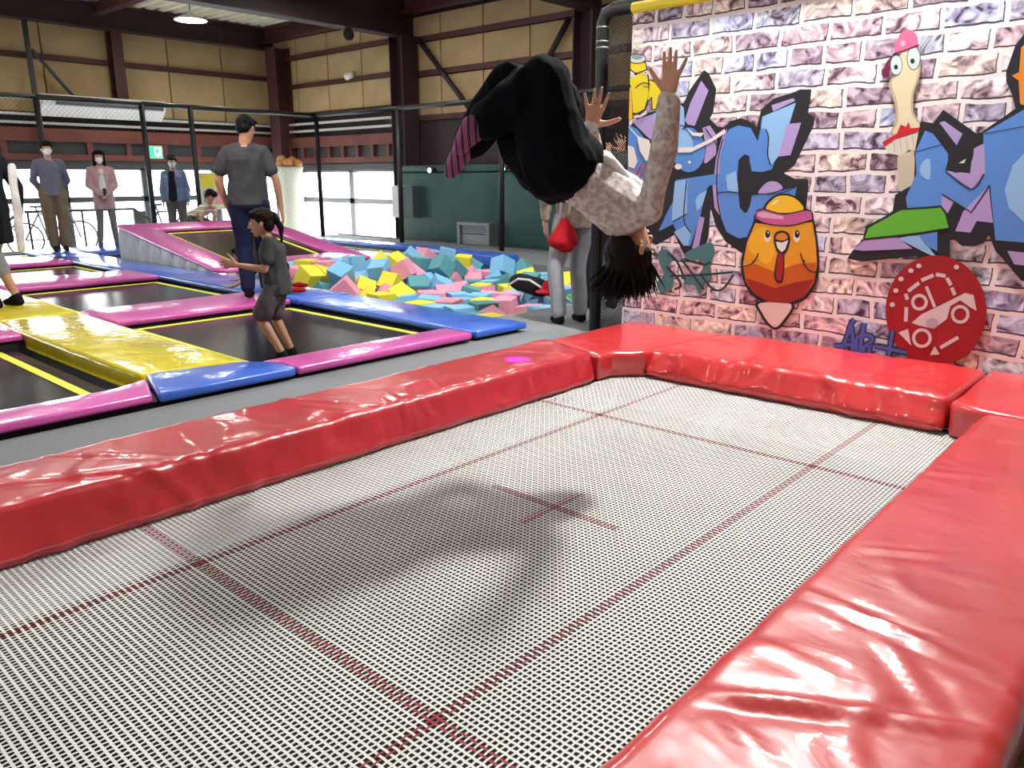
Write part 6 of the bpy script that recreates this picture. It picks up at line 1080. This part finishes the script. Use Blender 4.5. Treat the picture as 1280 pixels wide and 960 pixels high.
# --- boy on hands and knees on the ramp
db = (V((RX0 + .2, 6.3, 0)) - ORG).dot(FH)
zb = lambda p: p
def K(x, y, o=0): return D(x, y, db + o)
J = dict(pelvis=K(240, 271, .1), chest=K(256, 262), neck=K(262, 255, -.02), head=K(263, 245, -.06), shR=K(253, 260, -.17), shL=K(268, 260, .12), elR=K(252, 271, -.17), wrR=K(253, 284, -.17), elL=K(268, 270, .1), wrL=K(267, 282, .08), hipR=K(240, 274, 0), hipL=K(246, 273, .2), knR=K(247, 284, -.1), knL=K(270, 283, .2), anR=K(222, 280, .05), anL=K(245, 281, .35))
figure('person', 'boy in striped T-shirt and camouflage trousers crouching on hands and knees on the ramped trampoline', J, dict(k=.74, hk=.9, vx=.009, chest_fwd=-upz + RT * .3, hf=RT * .9 - FH * .5 - upz * .55, hu=upz + RT * .3, hair='bowl', top='striped_tee', sleeve='short', bottom='camo', bkind='trousers', base=(J['wrR'].x, J['wrR'].y, J['wrR'].z - .02), shoe='blue_shoe', footR=-RT, footL=-RT, skin='skin2', handR=dict(d=RT - upz * .2, n=-upz, t=FH), handL=dict(d=RT - upz * .2, n=-upz, t=-FH)))
# --- person cut by the left edge of the frame
ll = G(7, 384, PZ); ll = (ll.x, ll.y, PZ)
lf, *_ = std('person', 'person in long black coat, white sleeves and rolled jeans at the left edge', ll, YAW + PI * .42, 1.62, dict(elL=(-.14, -.04, .64), elR=(.14, -.06, .64), wrR=(.14, -.04, .50), knL=(-.055, .06, .29), knR=(.055, .09, .30), anL=(-.055, .0, .045), anR=(.055, -.03, .05)), vx=.009, top='black_coat', topname='long_coat', sleeve='long', hem=.30, bottom='pale_denim', bkind='trousers', leglen=.45, hair='short', shoe='black_shoe', loose=1.6)
dl_ = (V(ll) - ORG).dot(FH)
fuse('white_wrap', [[(D(14, 208, dl_ - .1), (.018, .03, .03)), (D(21, 255, dl_ - .16), (.022, .03, .05))], [(D(21, 255, dl_ - .16), (.022, .03, .05)), (D(27, 312, dl_ - .18), (.028, .03, .03))]], .009, M['white_top'], lf, 2, .008, 9)
# --- adult with the red bag
lb = G(718, 403, 0.0); lb = (lb.x - .02, lb.y, 0)
rb, Jr, *_ = std('person', 'adult in beige knit top and pale jeans carrying a red bag near the post', lb, YAW + .35, 1.66, dict(knL=(-.10, .0, .285), anL=(-.085, -.02, .045), knR=(.03, .02, .285), anR=(.045, .0, .045), head=(.02, .02, .925), elL=(-.15, .02, .65), wrL=(-.13, .06, .52)), vx=.0075, top='knit', topname='knit_top', sleeve='long', hem=.08, bottom='pale_denim', bkind='trousers', legw=1.0, hair='short', shoe='black_shoe', loose=1.5, face=False)
dbg = (V(lb) - ORG).dot(FH) - .12
bg_ = empty('shoulder_bag', D(703, 318, dbg), 'slack red cloth bag hanging beside the beige knit top', 'bag')
fuse('pouch', [[(D(706, 278, dbg), (.05, .03, .02)), (D(697, 302, dbg), (.10, .05, .05)), (D(705, 309, dbg), (.10, .05, .04))], [(D(706, 278, dbg), .04), (D(712, 300, dbg), .07)]], .008, M['red_bag'], bg_, 2, .006, 12)
for a in ((700, 274), (711, 276)): tube('strap', [D(*a, dbg), D(a[0] + 3, 235, dbg - .02), D(711, 205, dbg)], .010, M['white_top'], bg_)
# --- person behind, hand raised at the net
lc = (-4.28, 6.0, 0)
std('person', 'person in grey sweatshirt behind the red-bag carrier, one hand raised', lc, YAW + .2, 1.70, dict(elR=(.15, .09, .70), wrR=(.135, .12, .83), head=(.0, .02, .925)), vx=.0075, top='sweat_grey', sleeve='long', hem=.06, bottom='black_coat', bkind='trousers', hair='short', shoe='black_shoe', face=False, loose=1.3, handR=dict(d=(-.2, .1, 1), n=(0, 1, 0), t=(-1, 0, 0), curl=.3, spread=.2))

# ------------------------------------------------------------------ other things in the hall
# long air-conditioner on the left wall
y0_, y1_ = atX(48, 125, XL + .35).y, atX(204, 140, XL + .35).y
ac = empty('air_conditioner', (XL + .2, (y0_ + y1_) / 2, 2.35), 'long white ceiling-type air conditioner with dark grille on the left wall', 'air conditioner')
zt = atX(120, 122, XL + .35).z; zb_ = atX(120, 148, XL + .35).z
poly = [(y0_, zb_ + .12), (y0_, zt), (y1_, zt), (y1_, zb_ + .12)]
bm = bmesh.new()
prof = [(XL + .16, zb_ + .02), (XL + .24, zb_), (XL + .50, zb_ + .20), (XL + .50, zt), (XL + .16, zt)]
a = [bm.verts.new((x, y0_, z)) for x, z in prof]; b = [bm.verts.new((x, y1_, z)) for x, z in prof]
bm.faces.new(a); bm.faces.new(b[::-1])
for i in range(5): bm.faces.new((a[i], b[i], b[(i + 1) % 5], a[(i + 1) % 5]))
bmesh.ops.recalc_face_normals(bm, faces=bm.faces); bmesh.ops.bevel(bm, geom=list(bm.edges), offset=.015, segments=2, affect='EDGES'); from_bm('housing', bm, M['white'], ac)
gr = box('grille', (XL + .495, y0_ + .25, zb_ + .21), (XL + .51, y1_ - .06, zt - .03), M['dgrey'], ac)
for i in range(6): box('louvre', (XL + .51, y0_ + .25, zb_ + .22 + i * (zt - zb_ - .25) / 6), (XL + .52, y1_ - .06, zb_ + .23 + i * (zt - zb_ - .25) / 6), M['grey'], gr)
# exit sign
p = atX(196, 190, XL + .3)
ex = empty('exit_sign', (XL + .25, p.y, p.z), 'small green and white emergency exit sign above the windows', 'sign')
w2, h2 = .17, .135
box('case', (XL + .14, p.y - w2, p.z - h2), (XL + .22, p.y + w2, p.z + h2), M['white'], ex, .01)
box('panel', (XL + .22, p.y - w2 + .02, p.z - h2 + .02), (XL + .225, p.y + w2 - .02, p.z + h2 - .02), M['exit'], ex)
box('door_symbol', (XL + .226, p.y - .02, p.z - h2 + .04), (XL + .228, p.y + .13, p.z + h2 - .04), M['exitw'], ex)
bm = bmesh.new(); X_ = XL + .231
for (cy_, cz_, ry_, rz_) in ((.06, .09, .022, .025), (.04, .02, .035, .05)): 
    vs = [bm.verts.new((X_, p.y + cy_ + ry_ * math.cos(t * PI / 5), p.z + cz_ + rz_ * math.sin(t * PI / 5))) for t in range(10)]; bm.faces.new(vs)
for (a1, b1, a2, b2) in ((.03, -.01, -.02, -.10), (.05, -.01, .10, -.08), (.02, .05, -.03, .02), (.06, .05, .10, .01)):
    vs = [bm.verts.new((X_, p.y + q[0], p.z + q[1])) for q in ((a1 - .012, b1), (a1 + .012, b1), (a2 + .012, b2), (a2 - .012, b2))]; bm.faces.new(vs)
from_bm('running_figure', bm, M['exit'], ex)
# yellow poster board at the windows
pr = atX(265, 216, -15.6); q2 = atX(265, 262, -15.6)
ys0, ys1 = atX(250, 235, -15.6).y, atX(280, 235, -15.6).y
pb = empty('notice_board', (-15.6, (ys0 + ys1) / 2, -.3), 'yellow and pale notice board standing by the left windows', 'notice board')
box('board', (-15.62, ys0, q2.z), (-15.58, ys1, pr.z), mat('pale_yellow_paper', (.62, .58, .38), .6), pb); box('yellow_header', (-15.58, ys0 + .02, pr.z - (pr.z - q2.z) * .38), (-15.575, ys1 - .02, pr.z - .03), mat('yellow_paper', (.66, .58, .03), .6), pb)
box('picture', (-15.58, ys0 + .05, q2.z + .06), (-15.575, ys0 + (ys1 - ys0) * .45, pr.z - (pr.z - q2.z) * .48), mat('grey_print', (.25, .22, .25), .6), pb); box('picture', (-15.58, ys0 + (ys1 - ys0) * .55, q2.z + .1), (-15.575, ys1 - .05, pr.z - (pr.z - q2.z) * .5), mat('pink_print', (.6, .25, .3), .6), pb)
tube('leg', [(-15.61, ys0 + .1, -.3), (-15.61, ys0 + .1, q2.z)], .02, M['grey'], pb); tube('leg', [(-15.61, ys1 - .1, -.3), (-15.61, ys1 - .1, q2.z)], .02, M['grey'], pb)
# tall white ball bin
c = atY(364, 300, 9.9); bx0 = (c.x, 10.35)
cc = atY(364, 250, 10.4); 
bb_ = empty('ball_bin', (cc.x, 10.4, -.3), 'tall cream bin heaped with orange balls in the far corner', 'bin')
zt2 = atY(364, 212, 10.4).z; bm = bmesh.new(); n = 24; rr_ = [(.26, -.3), (.28, .3), (.30, zt2 - .02), (.33, zt2 + .06), (.31, zt2 + .06), (.28, zt2 - .05)]
rg = [[bm.verts.new((cc.x + r * math.cos(2 * PI * k / n), 10.4 + r * math.sin(2 * PI * k / n), z)) for k in range(n)] for r, z in rr_]
for a, b in zip(rg, rg[1:]):
    for k in range(n): bm.faces.new((a[k], a[(k + 1) % n], b[(k + 1) % n], b[k]))
bm.faces.new(rg[0][::-1]); bm.faces.new(rg[-1]); from_bm('drum', bm, mat('cream_fabric_drum', (.60, .60, .50), .8), bb_, True)
om = mat('orange_ball', (.62, .27, .10), .5)
for i, (dx, dy, dz) in enumerate(((-.16, -.08, .17), (.14, -.10, .10), (0, .1, .14), (-.03, -.2, .06), (.20, .1, .08))):
    bm = bmesh.new(); bmesh.ops.create_uvsphere(bm, u_segments=20, v_segments=12, radius=.112); o = from_bm('ball', bm, om, None, True); o.location = (cc.x + dx, 10.4 + dy, zt2 + dz + .04)
    tag(o, 'pale orange ball heaped on top of the cream bin', 'ball', 'orange balls in the cream bin')
# heater grille unit on the green wall
a = atY(579, 277, 10.28); b = atY(619, 312, 10.28); x0, x1 = a.x, b.x; z1_, z0_ = a.z, max(.0, b.z)
hu = empty('wall_heater', ((x0 + x1) / 2, 10.25, 0), 'grey louvred heater box low on the dark green wall', 'heater')
multi('frame', [((x0, 10.12, 0), (x0 + .06, 10.35, z1_)), ((x1 - .06, 10.12, 0), (x1, 10.35, z1_)), ((x0 + .06, 10.12, z1_ - .05), (x1 - .06, 10.35, z1_))], M['grey'], hu)
box('case', (x0 + .06, 10.2, 0), (x1 - .06, 10.35, z1_ - .05), M['dgrey'], hu); box('lower_panel', (x0 + .08, 10.17, .01), (x1 - .08, 10.2, z1_ * .48), M['grey'], hu)
for i in range(5): box('louvre', (x0 + .08, 10.16, z1_ * .53 + i * z1_ * .08), (x1 - .08, 10.2, z1_ * .53 + i * z1_ * .08 + .022), M['grey'], hu)
# white cabinet by the green wall
a = atY(493, 232, 10.2); b = atY(507, 272, 10.2)
cb = empty('wall_unit', ((a.x + b.x) / 2, 10.2, b.z), 'narrow white and grey wall unit at the left end of the green wall', 'wall unit')
box('case', (a.x, 10.12, b.z), (b.x, 10.36, a.z), M['white'], cb, .01); box('side_panel', (b.x + .002, 10.14, b.z + .01), (b.x + .30, 10.36, a.z - .01), mat('grey_green_case', (.05, .09, .09), .5), cb, .01)
# small stage lights above the green wall
for i, (x, y, mm, lb_) in enumerate(((537, 213, 'ledwhite', 'small stage light with white glow above the green wall'), (568, 213, 'ledblue', 'small stage light with blue glow above the green wall'), (630, 211, 'ledblue', 'tiny blue stage light above the green wall near the somersaulting person'))):
    p = atY(x, y, 10.2); t = empty('stage_light', tuple(p), lb_, 'stage light'); r = .05 if i < 2 else .03
    tube('barrel', [(p.x, 10.2, p.z), (p.x, 10.32, p.z + .02)], r, M['black'], t, 12); tube('lens', [(p.x, 10.19, p.z), (p.x, 10.2, p.z)], r * .85, M[mm], t, 12); tube('bracket', [(p.x, 10.30, p.z + .02), (p.x, 10.47, p.z - .05)], .012, M['black'], t)
# camera dome and flood lamp on the back wall
p = atY(440, 96, YB - .15); t = empty('flood_lamp', tuple(p), 'small flood lamp on the cream back wall', 'lamp'); tube('head', [(p.x - .1, YB - .22, p.z), (p.x + .12, YB - .22, p.z + .04)], .07, M['white'], t, 12); tube('arm', [(p.x, YB - .2, p.z), (p.x, YB - .04, p.z)], .015, M['grey'], t)
p = atX(436, 47, -12.5); t = empty('dome_camera', tuple(p), 'dark dome fitting under the deep roof beam', 'camera'); bm = bmesh.new(); bmesh.ops.create_uvsphere(bm, u_segments=14, v_segments=10, radius=.10, matrix=Matrix.Translation((-12.5, p.y, 3.70))); from_bm('dome', bm, M['dark'], t, True); tube('mount', [(-12.5, p.y, 3.70), (-12.5, p.y, 3.805)], .05, M['dgrey'], t)
# hand rail and bicycles beyond the glass
yr0, yr1 = atX(30, 262, -16.9).y, atX(168, 268, -16.9).y; zr_ = atX(100, 263, -16.9).z
hr_ = empty('hand_rail', (-16.9, yr0, -.3), 'thin black hand rail in front of the left windows', 'rail'); tube('bar', [(-16.9, yr0, zr_), (-16.9, yr1, zr_)], .025, M['black'], hr_)
tube('bar', [(-16.9, yr1, zr_), (-16.9, yr1 + .75, zr_ - .55)], .025, M['black'], hr_)
for yy in (yr0 + .05, (yr0 + yr1) / 2, yr1): tube('upright', [(-16.9, yy, -.3), (-16.9, yy, zr_)], .022, M['black'], hr_)
box('side_plate', (-16.93, yr1 - .02, -.3), (-16.87, yr1 + .22, zr_ - .05), M['dgrey'], hr_)
def bicycle(x, y, label, m):
    t = empty('bicycle', (x, y, -.3), label, 'bicycle')
    for s in (-.5, .5):
        bm = bmesh.new(); r = .32; c = V((x, y + s, .02)); pts = [c + V((0, r * math.cos(a * PI / 12), r * math.sin(a * PI / 12))) for a in range(25)]; tube_bm(bm, pts, .018, 6, False)
        for a in range(8): tube_bm(bm, [c, c + V((0, r * math.cos(a * PI / 4), r * math.sin(a * PI / 4)))], .003, 4)
        from_bm('wheel', bm, M['dgrey'], t, True)
    A1, B1, C1, D1 = V((x, y - .5, .02)), V((x, y + .5, .02)), V((x, y - .1, 0)), V((x, y + .36, .50)); S1 = V((x, y - .22, .50)); bm = bmesh.new()
    for a, b in ((A1, C1), (C1, D1), (D1, S1), (S1, A1), (C1, S1), (D1, B1), (D1, D1 + V((0, -.05, .18))), (S1, S1 + V((0, -.03, .12)))): tube_bm(bm, [a, b], .018, 6)
    from_bm('frame', bm, m, t, True); tube('handlebar', [D1 + V((-.25, -.12, .16)), D1 + V((0, -.05, .19)), D1 + V((.25, -.12, .16))], .014, M['dgrey'], t); box('saddle', S1 + V((-.05, -.14, .12)), S1 + V((.05, .10, .16)), M['black'], t, .015)
p1 = atX(68, 300, -17.2); bicycle(-17.2, p1.y, 'bicycle parked inside the windows behind the man in the slate shirt', M['grey'])
p1 = atX(212, 280, -16.6); bicycle(-16.6, p1.y, 'dark bicycle parked by the windows left of the man in the denim jacket', M['dgrey'])
# the black bag and red item lying at the far corner of the pit
p = G(672, 362, .05); bgp = empty('black_sports_bag', (-5.15, 6.6, 0), 'black bag with a white band lying on the cubes', 'bag')
pb0 = G(668, 358, .08)
fuse('bag_body', [[(pb0 + V((-.22, .05, .02)), (.16, .11, .09)), (pb0 + V((.12, -.05, .0)), (.15, .10, .09))]], .012, M['black_coat'], bgp, 2, .01, 8)
tube('white_band', [pb0 + V((-.28, -.10, .0)), pb0 + V((-.12, -.125, .08)), pb0 + V((.08, -.17, .09)), pb0 + V((.24, -.16, .02))], .012, M['white_top'], bgp)
pr_ = G(690, 360, .1); fuse_o = empty('red_cap', tuple(pr_), 'crumpled red cap beside the black bag at the pit edge', 'cap'); fuse('crown', [[(pr_, (.11, .10, .09))], [(pr_ + V((-.05, -.09, -.04)), (.09, .06, .012)), (pr_, (.05, .05, .02))]], .010, M['red_bag'], fuse_o, 2, .008, 14)
# unseen violet spot lamp added in place of an LED reflection on the pad
sl_ = bpy.data.lights.new('violet_spot', 'SPOT'); sl_.energy = 16000; sl_.color = (.22, .02, 1); sl_.spot_size = math.radians(1.7); sl_.spot_blend = .6; sl_.shadow_soft_size = .02
so_ = bpy.data.objects.new('violet_spot', sl_); COL.objects.link(so_); tp = G(648, 451, .185); so_.location = (-6.4, 5.3, 4.0); so_.rotation_euler = (tp - V((-6.4, 5.3, 4.0))).to_track_quat('-Z', 'Y').to_euler()
t = empty('stage_light', (-6.4, 5.3, 4.0), 'added unseen violet spot lamp standing in for an LED reflection', 'stage light'); dr = (tp - V((-6.4, 5.3, 4.0))).normalized(); tube('barrel', [V((-6.4, 5.3, 4.02)) - dr * .15, V((-6.4, 5.3, 4.02)) - dr * .02], .05, M['black'], t, 12); tube('bracket', [V((-6.4, 5.3, 4.02)) - dr * .1, (-6.4, 5.3, ZR)], .012, M['black'], t); par(so_, t)  # housing made up for the added violet lamp
bpy.context.view_layer.update()
